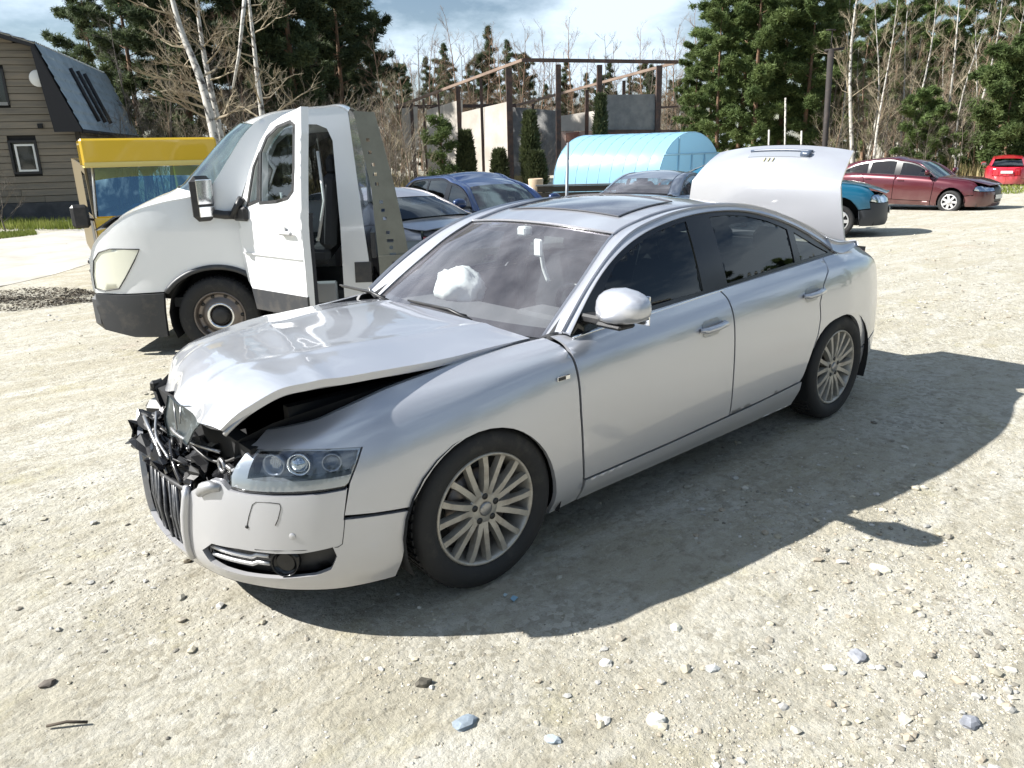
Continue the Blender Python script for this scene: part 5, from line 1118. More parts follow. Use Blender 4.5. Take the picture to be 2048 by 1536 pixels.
stone(1212, 1322, .020, (.66, .63, .57), 'small whitish stone among the gravel below the shadow edge')
stone(1940, 1448, .028, (.25, .26, .29), 'grey stone in the lower right corner')
stone(1715, 1308, .030, (.30, .31, .34), 'broad smooth grey stone on the right hand gravel')
stone(1760, 1133, .034, (.60, .57, .46), 'large sand coloured flat stone right of the mirror shadow', .3)
stone(1660, 1330, .018, (.64, .62, .55), 'rounded cream stone left of the broad grey stone')
stone(375, 1122, .014, (.10, .08, .05), 'dark lump of earth by the bumper tip', .8, 'clod', 'clod')
p = unp(135, 1452); b = MB(); b.tube([p+Vector((.05, -.03, .01)), p+Vector((0, 0, .016)), p+Vector((-.05, .035, .008))], .005, 5); tag(b.build('stick', mat('dark bark', (.07, .055, .04), .9)), 'short dark stick on the sand in the lower left corner', 'stick')
def shard(px, py, w_, colr, label, cat='scrap'):
    p = unp(px, py); b = MB(); z = gh1(p.x, p.y)+.008; b.prism([(0, 0), (w_, .2*w_), (w_*.8, .8*w_), (.1*w_, .6*w_)], 0, .003); o = b.build('plastic_shard', mat('shard', colr, .3)); o.location = (p.x, p.y, z); o.rotation_euler = (.12, .1, px*.7); tag(o, label, cat)
shard(1028, 1206, .035, (.25, .42, .55), 'pale blue plastic shard in the shadow near the front wheel')
shard(1010, 1196, .02, (.45, .55, .6), 'tiny light plastic shard next to the front wheel')
# concrete road at the left and grass verges
def sheet(name, pts, mat_, dz, kind='structure', h=.8):
    pts = [tuple(q[:2]) for q in pts]
    v, f, ns = chart_mesh(pts, [], h, lambda V, d: np.stack([V[:, 0], V[:, 1], groundh(V[:, 0], V[:, 1])+dz], 1), 0)
    return tag(cm_obj(name, (v, f, ns), mat_, None), kind=kind)
rd = mat('worn concrete road', (.44, .42, .38), .9, noise_=(1.2, (.33, .31, .27), .4, .65), bump=(30, .4, .01))
sheet('road', [unp(-160, 495, -.3), unp(60, 470, -.3), unp(200, 452, -.3), unp(260, 470, -.3), unp(210, 520, -.3), unp(100, 548, -.25), unp(-40, 580, -.25), unp(-260, 600, -.25)], rd, .006, h=.25)
def blades(name, poly, n, hmin, hmax, wd, mat_, seed, lean=.35, kind='stuff', clump=0):
    rs = np.random.RandomState(seed); P = np.array([q[:2] for q in poly]); lo, hi = P.min(0), P.max(0); Q = rs.uniform(lo, hi, (n*4, 2)); Q = Q[inside(Q, [tuple(q) for q in P])]
    if clump: Q = Q[(vnoise(Q[:, 0], Q[:, 1], clump, seed)+.5) > rs.rand(len(Q))*.9]
    Q = Q[:n]; m = len(Q); z = gzv(Q[:, 0], Q[:, 1])-.02; H = rs.uniform(hmin, hmax, m); a = rs.rand(m)*6.28; L_ = rs.uniform(0, lean, m)*H; b2 = rs.rand(m)*6.28
    base = np.stack([Q[:, 0], Q[:, 1], z], 1); d = np.stack([np.cos(a), np.sin(a), 0*a], 1)*wd/2; tip = base+np.stack([np.cos(b2)*L_, np.sin(b2)*L_, H], 1)
    V = np.stack([base-d, base+d, tip], 1); F = np.arange(m*3).reshape(-1, 3); return tag(tri_obj(name, V, F, mat_), kind=kind)
def leafmat(name, c, c2, sc_=3., trans=.25):
    m = bpy.data.materials.new(name); m.use_nodes = True; nt = m.node_tree; b = bsdf(m); b.inputs['Roughness'].default_value = .65; b.inputs['Specular IOR Level'].default_value = .25
    t = N(nt, 'ShaderNodeTexCoord'); n = N(nt, 'ShaderNodeTexNoise'); n.inputs['Scale'].default_value = sc_; n.inputs['Detail'].default_value = 4; oi = N(nt, 'ShaderNodeObjectInfo')
    r = N(nt, 'ShaderNodeValToRGB'); r.color_ramp.elements[0].position = .35; r.color_ramp.elements[1].position = .66; r.color_ramp.elements[0].color = (*c, 1); r.color_ramp.elements[1].color = (*c2, 1)
    hv = N(nt, 'ShaderNodeHueSaturation'); mr = N(nt, 'ShaderNodeMapRange'); mr.inputs[3].default_value = .75; mr.inputs[4].default_value = 1.25
    l = nt.links.new; l(t.outputs['Object'], n.inputs[0]); l(n.outputs[0], r.inputs[0]); l(r.outputs[0], hv.inputs['Color']); l(oi.outputs['Random'], mr.inputs[0]); l(mr.outputs[0], hv.inputs['Value'])
    l(hv.outputs[0], b.inputs['Base Color'])
    tr = N(nt, 'ShaderNodeBsdfTranslucent'); mx = N(nt, 'ShaderNodeMixShader'); mx.inputs[0].default_value = trans; o = nt.nodes['Material Output']; l(hv.outputs[0], tr.inputs[0]); l(b.outputs[0], mx.inputs[1]); l(tr.outputs[0], mx.inputs[2]); l(mx.outputs[0], o.inputs[0])
    return m
M['dry'] = leafmat('dry grass', (.34, .27, .12), (.50, .42, .24), 1.5); M['grass'] = leafmat('green grass', (.13, .17, .03), (.24, .26, .07), 2.)
M['needle'] = leafmat('pine needles', (.080, .125, .040), (.165, .215, .075), 1.2, .35); M['needle_dark'] = leafmat('dark pine needles', (.05, .072, .036), (.10, .125, .058), 1., .35); M['thuja'] = leafmat('thuja foliage', (.045, .058, .024), (.085, .10, .045), 3.)
M['bark'] = mat('pine bark', (.14, .09, .06), .9, noise_=(6, (.25, .14, .08), .4, .7)); M['twig'] = mat('brown twigs', (.105, .088, .07), .9, noise_=(2, (.19, .16, .13), .4, .7)); M['twig_red'] = mat('reddish twigs', (.20, .12, .085), .9, noise_=(2, (.30, .22, .14), .4, .7))
M['birch'] = mat('birch bark', (.46, .44, .40), .85, noise_=(5, (.06, .05, .045), .50, .62, (1, 1, .9))); M['twig_pale'] = mat('pale twigs', (.34, .29, .20), .9, noise_=(2, (.22, .17, .12), .4, .7))
blades('dry_grass', [at(1640, 42), at(2200, 34), at(2300, 50), at(1600, 60)], 16000, .25, .95, .05, M['dry'], 1, clump=1.5)
blades('dry_grass', [at(760, 33), at(1060, 33), at(1100, 46), at(720, 50)], 9000, .2, .9, .05, M['dry'], 2, clump=1.2)
blades('dry_grass', [at(150, 29), at(760, 29), at(800, 60), at(100, 60)], 9000, .2, .7, .06, M['dry'], 8, clump=2)
blades('grass', [at(1930, 27), at(2200, 25), at(2300, 44), at(1930, 46)], 16000, .05, .16, .04, M['grass'], 3)
blades('grass', [unp(-100, 490, -.3), unp(75, 470, -.3), unp(70, 462, -.3), unp(-100, 474, -.3)], 4000, .05, .14, .03, M['grass'], 4)
blades('grass', [at(-150, 26), at(200, 24), at(190, 22), at(-150, 23)], 3500, .1, .3, .04, M['grass'], 5)
# dark leaf litter beside the road
rs = np.random.RandomState(9); c0 = unp(120, 582, -.15); m = 5200; a = rs.rand(m)*6.28; r_ = np.sqrt(rs.rand(m))*(1+.35*np.sin(3*a+1)); X = c0.x+.05+r_*np.cos(a)*.95-r_*np.sin(a)*.5; Y = c0.y+r_*np.sin(a)*1.15
z = groundh(X, Y)+rs.uniform(.003, .03, m); q = rs.uniform(-.030, .030, (m, 3, 3)); q[..., 2] *= .4
tag(tri_obj('leaf_litter', np.stack([X, Y, z], 1)[:, None]+q, np.arange(m*3).reshape(-1, 3), mat('old leaves', (.09, .07, .045), .9, noise_=(8, (.03, .025, .02), .4, .6))), kind='stuff')

# ---------------------------------------------------------------- trees
def tube_arr(V, F, pts, rad, n):
    P = np.array(pts, float); m = len(P); T = np.gradient(P, axis=0); T /= np.linalg.norm(T, axis=1)[:, None]+1e-9; a = np.cross(T, (.31, .17, .93)); a /= np.linalg.norm(a, axis=1)[:, None]+1e-9; b = np.cross(T, a); base = sum(len(v) for v in V)
    th = np.arange(n)*2*math.pi/n; R_ = np.array(rad)[:, None, None]; ring = P[:, None]+R_*(a[:, None]*np.cos(th)[None, :, None]+b[:, None]*np.sin(th)[None, :, None]); V.append(ring.reshape(-1, 3))
    i = np.arange(m-1)[:, None]*n; k = np.arange(n)[None]; F.append((np.stack([i+k, i+(k+1) % n, i+n+(k+1) % n, i+n+k], -1)+base).reshape(-1, 4))
def pine_proto(seed, h, base, spread, nn_, mt, tuft=.34, spruce=False):
    rs = np.random.RandomState(seed); root = empty('pine_tree'); V, F = [], []; bx, by = rs.uniform(-.3, .3, 2)
    zz = np.linspace(0, h, 9); tr = np.stack([bx*np.sin(zz/h*2), by*np.sin(zz/h*2.4), zz], 1); tube_arr(V, F, tr, .17*(h/12)*(1-zz/h*.93), 7); cen = []
    nb = int(26*(h-base)/8)
    for k in range(nb):
        t = (k+.5)/nb; z = base+(h-base)*t; L_ = spread*((1-t)**.75 if spruce else (math.sin(math.pi*min(1, .18+.82*(1-t)))**.7*(.55+.45*(1-t))))*rs.uniform(.65, 1.15)+.15; a = k*2.4+rs.uniform(-.4, .4)
        up = (-.25 if spruce else .35)*L_; p0 = np.array([np.interp(z, zz, tr[:, 0]), np.interp(z, zz, tr[:, 1]), z]); e = p0+np.array([math.cos(a)*L_, math.sin(a)*L_, up+rs.uniform(-.1, .2)]); mid = (p0+e)/2+np.array([0, 0, .06*L_]); tube_arr(V, F, [p0, mid, e], [.035*(1-t)+.012, .02, .006], 3)
        m = max(3, int(L_/.28)+2)
        for j in range(m):
            f = .30+.72*j/m; c = p0*(1-f)**2+2*mid*f*(1-f)+e*f*f if f <= 1 else e
            for s_ in range(2): cen.append(c+rs.normal(0, .17*(.5+L_*.22), 3)*np.array([1, 1, .55]))
    for k in range(8): cen.append(tr[-1]+rs.normal(0, .12, 3)-np.array([0, 0, k*.09]))
    tri_obj('trunk', np.concatenate(V), np.concatenate(F), M['bark'], root, True)
    cen = np.array(cen); per = max(6, nn_//len(cen)); C = np.repeat(cen, per, 0); m = len(C); d = rs.normal(0, 1, (m, 3)); d[:, 2] = d[:, 2]*.7+.35; d /= np.linalg.norm(d, axis=1)[:, None]
    L_ = rs.uniform(.5, 1.1, (m, 1))*tuft; sdv = np.cross(d, rs.normal(0, 1, (m, 3))); sdv /= np.linalg.norm(sdv, axis=1)[:, None]; C = C+rs.normal(0, .09, (m, 3)); w_ = rs.uniform(.022, .036, (m, 1))
    T = np.stack([C-sdv*w_, C+sdv*w_, C+d*L_], 1); tri_obj('crown', T, np.arange(m*3).reshape(-1, 3), mt, root); return root
def bare_proto(name, seed, h, trunk_r, mt, twm, spread=.45, lv=4, lean=(0, 0), nbr=13, first=.22, trunk=None, upb=.55):
    rs = np.random.RandomState(seed); root = empty(name); V, F = [], []; V2, F2 = [], []
    if trunk is None:
        zz = np.linspace(0, 1, 9); trunk = np.stack([lean[0]*zz*h+.5*np.sin(zz*5+seed)*h*.06, lean[1]*zz*h+.4*(np.cos(zz*4+seed)-math.cos(seed))*h*.06, zz*h], 1)
    trunk = np.array(trunk); n = len(trunk); tube_arr(V, F, trunk, trunk_r*(1-np.linspace(0, 1, n)*.88), 8)
    def grow(p, d, L_, r_, l):
        q1 = p+d*L_*.5+rs.normal(0, .05, 3)*L_; d2 = d+rs.normal(0, .18, 3)+np.array([0, 0, .12]); d2 /= np.linalg.norm(d2); e = q1+d2*L_*.5; tube_arr(V2, F2, [p, q1, e], [r_, r_*.7, r_*.35], 3)
        if l <= 0: return
        for k in range(4 if l > 1 else 4):
            f = rs.uniform(.25, 1); s = p*(1-f)+e*f if f < .95 else e; nd = d2+rs.normal(0, .55, 3)*np.array([1, 1, .6])+np.array([0, 0, .15]); nd /= np.linalg.norm(nd); grow(s, nd, L_*rs.uniform(.42, .62), r_*.5, l-1)
    for k in range(nbr):
        t = first+(1-first)*(k+rs.rand())/nbr; i = min(int(t*(n-1)), n-2); f = t*(n-1)-i; p = trunk[i]*(1-f)+trunk[i+1]*f; a = rs.rand()*6.28; d = np.array([math.cos(a), math.sin(a), upb+rs.uniform(-.2, .5)]); d /= np.linalg.norm(d)
        grow(p, d, h*spread*(1-t*.72)*rs.uniform(.6, 1.1)*.7, trunk_r*.34*(1-t*.75)+.004, lv-2)
    tri_obj('trunk', np.concatenate(V), np.concatenate(F), mt, root, True); tri_obj('branches', np.concatenate(V2), np.concatenate(F2), twm, root, False); return root
def put(proto, loc, s=1., rz=None, label=None, cat='tree', group=None, first=[]):
    c = proto if not any(proto is q for q in first) else copy_tree(proto)
    if c is proto: first.append(proto)
    c.location = loc; c.rotation_euler = (0, 0, rs2.uniform(0, 6.28) if rz is None else rz); c.scale = (s, s, s) if not hasattr(s, '__len__') else s
    tag(c, label, cat, group); return c
rs2 = random.Random(3); ORD = ('first', 'second', 'third', 'fourth', 'fifth', 'sixth', 'seventh', 'eighth', 'ninth', 'tenth', 'eleventh', 'twelfth', 'thirteenth')
def ordl(lst, px, txt):
    k = sorted(q[0] for q in lst).index(px); return '%s from the left of the %s' % (ORD[k], txt)
pA = pine_proto(1, 12, 1.2, 2.7, 56000, M['needle_dark'], .30); pB = pine_proto(2, 13, 1.8, 2.5, 54000, M['needle_dark'], .30); pC = pine_proto(3, 10.5, .8, 2.4, 64000, M['needle'], .28); pD = pine_proto(4, 11.5, 1.0, 2.6, 66000, M['needle'], .28); pE = pine_proto(5, 12, 3.6, 2.0, 40000, M['needle'], .32)
sA = pine_proto(6, 13, .6, 2.1, 24000, M['needle_dark'], .32, True); jA = pine_proto(8, 5.2, .2, 1.9, 40000, M['needle'], .24)
lab = 'dark pine in the dense group behind the birches'
LST = ((235, 41, .88), (300, 38, 1.05), (352, 44, 1.15), (405, 37, 1.1), (455, 43, 1.25), (505, 37, 1.15), (560, 42, 1.25), (612, 38, 1.15), (655, 43, 1.2), (700, 40, 1.05), (640, 50, 1.3), (530, 50, 1.35), (380, 50, 1.3))
for px, D, s in LST:
    put(rs2.choice((pA, pB)), at(px, D), s, label=ordl(LST, px, 'dark pines behind the birches'), group='dark pines behind the birches')
put(pA, at(722, 46), 1.02, label='pine at the right edge of the dark group, ragged against the sky')
# out of frame on the left: throws its shade on the road
put(pB, (13.0, -17.5, -.3), .8, label='pine standing just outside the left edge beside the road')
lab = 'bushy sunlit pine behind the blue greenhouse'
LST = ((1385, 50, .70), (1432, 46, .90), (1470, 50, 1.14), (1505, 45, 1.12), (1552, 47, 1.20), (1598, 45, 1.10), (1628, 50, 1.05), (1530, 54, 1.2), (1410, 54, .95))
for px, D, s in LST:
    put(rs2.choice((pC, pD)), at(px, D), s, label=ordl(LST, px, 'bushy sunlit pines behind the greenhouse'), group='sunlit pines behind the greenhouse')
lab = 'tall pine at the back of the right hand wood'
LST = ((1672, 60, 1.05), (1722, 64, 1.05), (1770, 58, 1.12), (1812, 62, 1.08), (1858, 70, 1.0), (1895, 58, 1.18), (1935, 66, 1.15), (1985, 60, 1.0), (2035, 56, 1.15), (2090, 58, 1.2))
for px, D, s in LST:
    put(pE if px % 2 else pD, at(px, D), s, label=ordl(LST, px, 'tall pines at the back of the right wood'), group='tall pines at the back of the right wood')
lab = 'low dark green pine at the edge of the right hand wood'
LST = ((1835, 40, .82), (1872, 39, .66), (1965, 38, 1.0), (2010, 36, 1.12), (2058, 37, 1.2), (1925, 42, .7))
for px, D, s in LST:
    put(jA, at(px, D), s, label=ordl(LST, px, 'low dark pines edging the right hand wood'), group='low pines at the edge of the right wood')
bA = bare_proto('birch_tree', 11, 11.5, .10, M['birch'], M['twig_pale'], .30, 5, (.01, .02), 18, .25, upb=1.1); bB = bare_proto('birch_tree', 12, 10, .08, M['birch'], M['twig_pale'], .32, 5, (-.03, .01), 16, .2, upb=1.2)
cA = bare_proto('bare_tree', 13, 8, .08, M['twig'], M['twig'], .42, 5, (.02, -.01), 16, .15); cB = bare_proto('bare_tree', 14, 9, .08, M['twig_red'], M['twig_red'], .40, 5, (-.02, .02), 18, .15, upb=.9)
sh1 = bare_proto('bare_shrub', 15, 3.4, .03, M['twig'], M['twig'], .75, 5, (.05, 0), 14, .04, upb=.9); sh2 = bare_proto('bare_shrub', 16, 3.8, .03, M['twig_red'], M['twig_pale'], .7, 5, (-.05, .04), 15, .04, upb=1.1)
LST = ((1697, 40, 1.15), (1733, 43, .98), (1752, 39, .80), (1790, 45, 1.0), (1822, 42, .90), (1866, 44, 1.0), (1905, 41, .85), (1663, 46, .9), (1944, 46, 1.0), (1980, 43, .95))
for px, D, s in LST:
    put(rs2.choice((bA, bB)) if px != 1697 else bA, at(px, D), s, label=ordl(LST, px, 'pale bare birches in the right hand thicket') if px != 1697 else 'tallest white trunked birch, just right of the dark post', group=None if px == 1697 else 'bare birches in the right hand thicket')
for i, px in enumerate(range(1655, 2080, 14)):
    put((cB, cA, cB, bB)[i % 4], at(px+rs2.uniform(-8, 8), rs2.uniform(43, 56)), rs2.uniform(.62, .95), label='thin bare tree in the brown thicket on the right', group='thin bare trees of the right hand thicket')
for i, px in enumerate(range(1640, 2080, 20)):
    put((sh1, sh2)[i % 2], at(px+rs2.uniform(-10, 10), rs2.uniform(38, 47)), rs2.uniform(.8, 1.25), label='leafless shrub in dry grass behind the burgundy car', cat='shrub', group='leafless shrubs of the right hand thicket')
# far wood between the pines
for i, px in enumerate(range(748, 1400, 13)):
    D = rs2.uniform(72, 98); pr, s = ((sA, .95), (cB, 1.35), (cA, 1.25), (sA, .85), (cB, 1.3), (pA, .95))[i % 6]
    hfac = 1.0 if px < 860 or px > 960 else .97
    if 955 < px < 1035: s *= 1.16
    if px > 1050: s *= .86
    put(pr, at(px+rs2.uniform(-5, 5), D), s*rs2.uniform(.86, 1.08)*D/84*hfac, label='tree of the far wood behind the ruined frame', group='trees of the far wood')
for i, px in enumerate(range(225, 780, 46)):
    put((cB, cA)[i % 2], at(px, rs2.uniform(33, 44)), rs2.uniform(.7, 1.05), label='bare tree among the dark pines on the left', group='bare trees among the left pines')
for i, px in enumerate(range(215, 820, 13)):
    put((sh1, sh2, sh1)[i % 3], at(px+rs2.uniform(-8, 8), rs2.uniform(28, 36)), rs2.uniform(.75, 1.2), label='tangled leafless shrub below the dark pines', cat='shrub', group='tangled shrubs on the left')
LST = ((205, 55, 1.05), (180, 60, 1.0), (160, 58, .95), (230, 48, .95))
for px, D, s in LST:
    put(cA, at(px, D), s, label=ordl(LST, px, 'faint bare trees beyond the house roof'), group='faint bare trees beyond the house')
for px, D, s in ((800, 31, .9), (822, 29, .85), (785, 30, 1.1), (1085, 33, .7), (1075, 35, .8)):
    put(sh1, at(px, D), s, label='small bare shrub in front of the concrete walls', cat='shrub', group='small shrubs in front of the concrete walls')
# two leaning birches and a third trunk behind the tow truck
def wp(px, py, D):
    g = at(px, D); d = fw+rr*((px-1024)/1505.6)-uu*((py-768)/1505.6); return np.array(CAMP)+np.array(d)*D
for k, (pts, r_, lb) in enumerate((([(436, 380), (430, 280), (398, 150), (362, 60), (345, 0), (325, -90), (310, -200)], .17, 'left of two birch trunks leaning left behind the cab'),
                               ([(447, 380), (441, 270), (424, 190), (405, 90), (393, 0), (386, -100), (380, -200)], .13, 'right, straighter one of two leaning birch trunks behind the cab'),
                               ([(530, 380), (524, 230), (514, 150), (508, 90), (500, 20), (492, -60), (486, -160)], .13, 'third pale trunk standing behind the cab roof'))):
    D = 21+k*.9; W3 = [wp(px, py, D) for px, py in pts]; g0 = at(pts[0][0], D); W3[0] = np.array([W3[0][0], W3[0][1], gz(W3[0][0], W3[0][1])-.05]); o0 = W3[0].copy(); tr = spl(np.array(W3)-o0, 24)
    t_ = bare_proto('birch_tree', 30+k, 8, r_, M['birch'], M['twig_pale'], .34, 5, nbr=20, first=.30, trunk=tr, upb=.2); t_.location = tuple(o0); tag(t_, lb, 'tree')
W3 = [wp(px, py, 20.5) for px, py in ((466, 175), (478, 110), (484, 50), (490, -10))]; b = MB(); b.tube([tuple(q) for q in W3], [.03, .04, .05, .055], 6); lm = b.build('hanging_branch', M['birch'], None)
lm.parent = t_; lm.matrix_parent_inverse = Matrix.Translation(Vector(t_.location)).inverted()
# thujas
def thuja(px, D, h, w_, label, seed):
    rs = np.random.RandomState(seed); root = empty('thuja', at(px, D), 0, label, 'thuja'); m = 5200; t = rs.rand(m)**.8; a = rs.rand(m)*6.28; prof_ = np.sin(np.pi*np.clip(.16+.84*(1-t), 0, 1))**.55*(.45+.55*(1-t))
    rad = w_/2*prof_*rs.uniform(.72, 1.08, m); C = np.stack([rad*np.cos(a), rad*np.sin(a), .1+t*h*.97], 1); d = np.stack([np.cos(a)*.5, np.sin(a)*.5, np.ones(m)], 1)+rs.normal(0, .35, (m, 3)); d /= np.linalg.norm(d, axis=1)[:, None]
    s = np.cross(d, rs.normal(0, 1, (m, 3))); s /= np.linalg.norm(s, axis=1)[:, None]; T = np.stack([C-s*.055, C+s*.055, C+d*rs.uniform(.14, .30, (m, 1))], 1); tri_obj('crown', T, np.arange(m*3).reshape(-1, 3), M['thuja'], root)
    b = MB(); b.tube([(0, 0, -.05), (0, 0, h*.8)], [.07, .02], 6); b.build('trunk', M['bark'], root)
thuja(935, 31.5, 2.6, .9, 'dark thuja column against the pale concrete wall', 1); thuja(1001, 30.5, 1.8, .75, 'short thuja at the corner of the pale wall', 2); thuja(1062, 30.5, 3.25, .85, 'tall thuja between the near posts of the steel frame', 3)
thuja(1199, 31.6, 3.9, .62, 'slim tall thuja rising behind the greenhouse', 4); thuja(1074, 30, 1.7, .9, 'rounded dark thuja left of the greenhouse', 5)
put(pine_proto(41, 3.6, .2, .95, 5000, M['needle'], .26), at(898, 31), .88, label='small loose young pine in front of the concrete wall')
# undergrowth far back, and the wood behind the camera that the paint and glass mirror
for i, px in enumerate(range(705, 1410, 17)):
    put((cB, cA)[i % 2], at(px, rs2.uniform(66, 80)), rs2.uniform(1.15, 1.5), label='bare brown tree in the gaps of the far wood', group='bare brown trees of the far wood')
for i, px in enumerate(range(700, 1420, 15)):
    put((sh2, sh1, cA)[i % 3], at(px, rs2.uniform(56, 70)), rs2.uniform(1.1, 1.7) if i % 3 < 2 else rs2.uniform(.6, .8), label='leafless undergrowth at the foot of the far wood', cat='shrub', group='undergrowth of the far wood')
for i, px in enumerate(range(1640, 2100, 26)):
    put((sA, pE, pD)[i % 3], at(px, rs2.uniform(66, 78)), rs2.uniform(.75, .95), label='pine deep in the right hand wood', group='pines deep in the right wood')
for i in range(36):
    a = YAW+math.pi+(-1.9+4.1*i/35); D = rs2.uniform(24, 32); x, y = CAMP[0]+D*math.cos(a), CAMP[1]+D*math.sin(a)
    if (Vector((x, y, 0)).normalized().dot(Vector((SUN.x, SUN.y, 0)).normalized())) > .72: continue
    put((pA, pC, pD, cA)[i % 4], (x, y, gz(x, y)), rs2.uniform(.55, .8), label='tree on the far side of the yard, behind the viewer', group='trees behind the viewer')
for i in range(50):  # unseen low pines added to hide bright gaps in the reflections
    a = YAW+math.pi+(-1.8+3.95*i/49); D = rs2.uniform(21, 25); x, y = CAMP[0]+D*math.cos(a), CAMP[1]+D*math.sin(a)
    if (Vector((x, y, 0)).normalized().dot(Vector((SUN.x, SUN.y, 0)).normalized())) > .8: continue
    put(jA, (x, y, gz(x, y)), rs2.uniform(.55, .8), label='low unseen pine added behind the viewer for the reflections', group='added low pines behind the viewer')
def hitv(px, py, A, Bp):
    d = fw+rr*((px-1024)/1505.6)-uu*((py-768)/1505.6); n = Vector((-(Bp[1]-A[1]), Bp[0]-A[0], 0)); C = Vector(CAMP); t = n.dot(Vector((A[0], A[1], 0))-Vector((C.x, C.y, 0)))/n.dot(Vector((d.x, d.y, 0))); return C+d*t
# ---------------------------------------------------------------- ruined hall: steel frame and concrete walls
H1, H2, L1, L2 = Vector(at(1045, 32.5)), Vector(at(1355, 34)), Vector(at(792, 38)), Vector(at(1028, 40))
for q in (H1, H2, L1, L2): q.z = -.3
zt = {}
T1 = hitv(1045, 120, H1, L1); T2 = hitv(1356, 124, H1, H2); TL1 = hitv(793, 214, H1, L1); TL2 = hitv(1032, 211, H2, L2)
RUST = mat('rusty dark steel', (.07, .05, .045), .75, .2, noise_=(3, (.15, .085, .06), .45, .7)); BEAM = mat('rusty roof beam', (.30, .22, .17), .8, noise_=(2, (.18, .12, .09), .4, .7))
CONC = mat('pale concrete panel', (.54, .50, .45), .9, noise_=(.9, (.42, .38, .33), .4, .65)); GREY = mat('grey wall and wall shade', (.17, .17, .17), .9, noise_=(2, (.24, .235, .225), .4, .6)); BRK = mat('dull red brick', (.26, .12, .09), .9, noise_=(3, (.35, .19, .14), .4, .6))
ru = empty('ruined_hall', tuple(H1), 0, 'roofless ruined hall of dark steel posts with pale concrete walls', 'ruin'); O1 = Vector(H1)
def beam(name, a, b_, w_, h_, mt, par=ru):
    a, b_ = Vector(a)-O1, Vector(b_)-O1; d = b_-a; M3 = d.to_track_quat('X', 'Z').to_matrix(); bb2 = MB(); bb2.box((a+b_)/2, (d.length, w_, h_), M=M3); return bb2.build(name, mt, par)
beam('eave_beam', T1, T2, .12, .14, RUST); beam('roof_beam', T1, TL1, .11, .11, BEAM); beam('roof_beam', T2, TL2, .11, .11, BEAM); beam('low_eave_beam', TL1, TL2, .14, .16, RUST)
def post(px, A, Bp, TA, TB, w_=.22, mt=RUST):
    q = hitv(px, 300, A, Bp); f = (Vector((q.x, q.y))-Vector(A[:2])).length/(Vector(Bp[:2])-Vector(A[:2])).length; zt_ = TA.z+(TB.z-TA.z)*f; bb2 = MB(); bb2.box((q.x-O1.x, q.y-O1.y, (zt_+.0)/2), (w_*.62, w_*.62, zt_+.3), rz=.9); bb2.build('post', mt, ru)
for px, w_ in ((828, .26), (852, .15), (882, .12), (921, .30), (966, .20), (1021, .40)): post(px, H1, L1, T1, TL1, w_)
for px, w_ in ((1117, .34), (1197, .34), (1313, .36)): post(px, H1, H2, T1, T2, w_)
for px, w_ in ((1067, .2), (1173, .26), (1245, .22)): post(px, H2, L2, T2, TL2, w_)
def slab(name, quad, A, Bp, th, mt, joints=0):
    q = [hitv(px, py, A, Bp)-O1 for px, py in quad]; n = Vector((-(Bp[1]-A[1]), Bp[0]-A[0], 0)).normalized()*th
    if n.dot(Vector(CAMP)-Vector(A)) > 0: n = -n
    for k in range(max(1, joints)):
        f0, f1 = k/max(1, joints)+.004*(joints > 1), (k+1)/max(1, joints)-.004*(joints > 1); a, b_ = q[0].lerp(q[1], f0), q[0].lerp(q[1], f1); c, d = q[3].lerp(q[2], f1), q[3].lerp(q[2], f0)
        V = [a, b_, c, d, a+n, b_+n, c+n, d+n]; mo(name, V, [(0, 1, 2, 3), (7, 6, 5, 4), (0, 4, 5, 1), (1, 5, 6, 2), (2, 6, 7, 3), (3, 7, 4, 0)], mt, ru)
slab('concrete_panel', [(804, 217), (829, 213), (829, 296), (804, 296)], H1, L1, .2, CONC, 1)
slab('concrete_panel', [(853, 220), (919, 200), (919, 345), (853, 345)], H1, L1, .2, CONC, 2)
slab('concrete_panel', [(923, 225), (1017, 203), (1017, 350), (923, 350)], H1, L1, .2, CONC, 2)
slab('back_wall', [(1025, 214), (1116, 222), (1116, 350), (1025, 352)], L2, H2, .2, GREY, 1)  # the back wall's shade is put into this dark grey
slab('concrete_panel', [(1120, 232), (1194, 221), (1194, 262), (1120, 262)], L2, H2, .2, CONC, 1)
slab('brick_wall', [(1120, 263), (1194, 263), (1194, 350), (1120, 350)], L2, H2, .2, mat('pinkish rendered wall', (.50, .36, .30), .9), 1)
slab('red_door', [(1132, 266), (1156, 264), (1156, 345), (1132, 345)], L2+Vector((.3, .3, 0)), H2+Vector((.3, .3, 0)), .1, BRK, 1)
slab('grey_panel', [(1202, 190), (1310, 188), (1310, 262), (1202, 262)], H1, H2, .2, GREY, 1)
slab('brick_wall', [(1202, 263), (1310, 263), (1310, 350), (1202, 350)], H1, H2, .2, mat('dark red brick', (.12, .065, .06), .9, noise_=(5, (.20, .10, .085), .4, .6)), 1)
beam('rail', hitv(1202, 262, H1, H2), hitv(1360, 262, H1, H2), .1, .1, RUST); beam('rail', hitv(1320, 215, H1, H2), hitv(1356, 213, H1, H2), .08, .08, RUST)
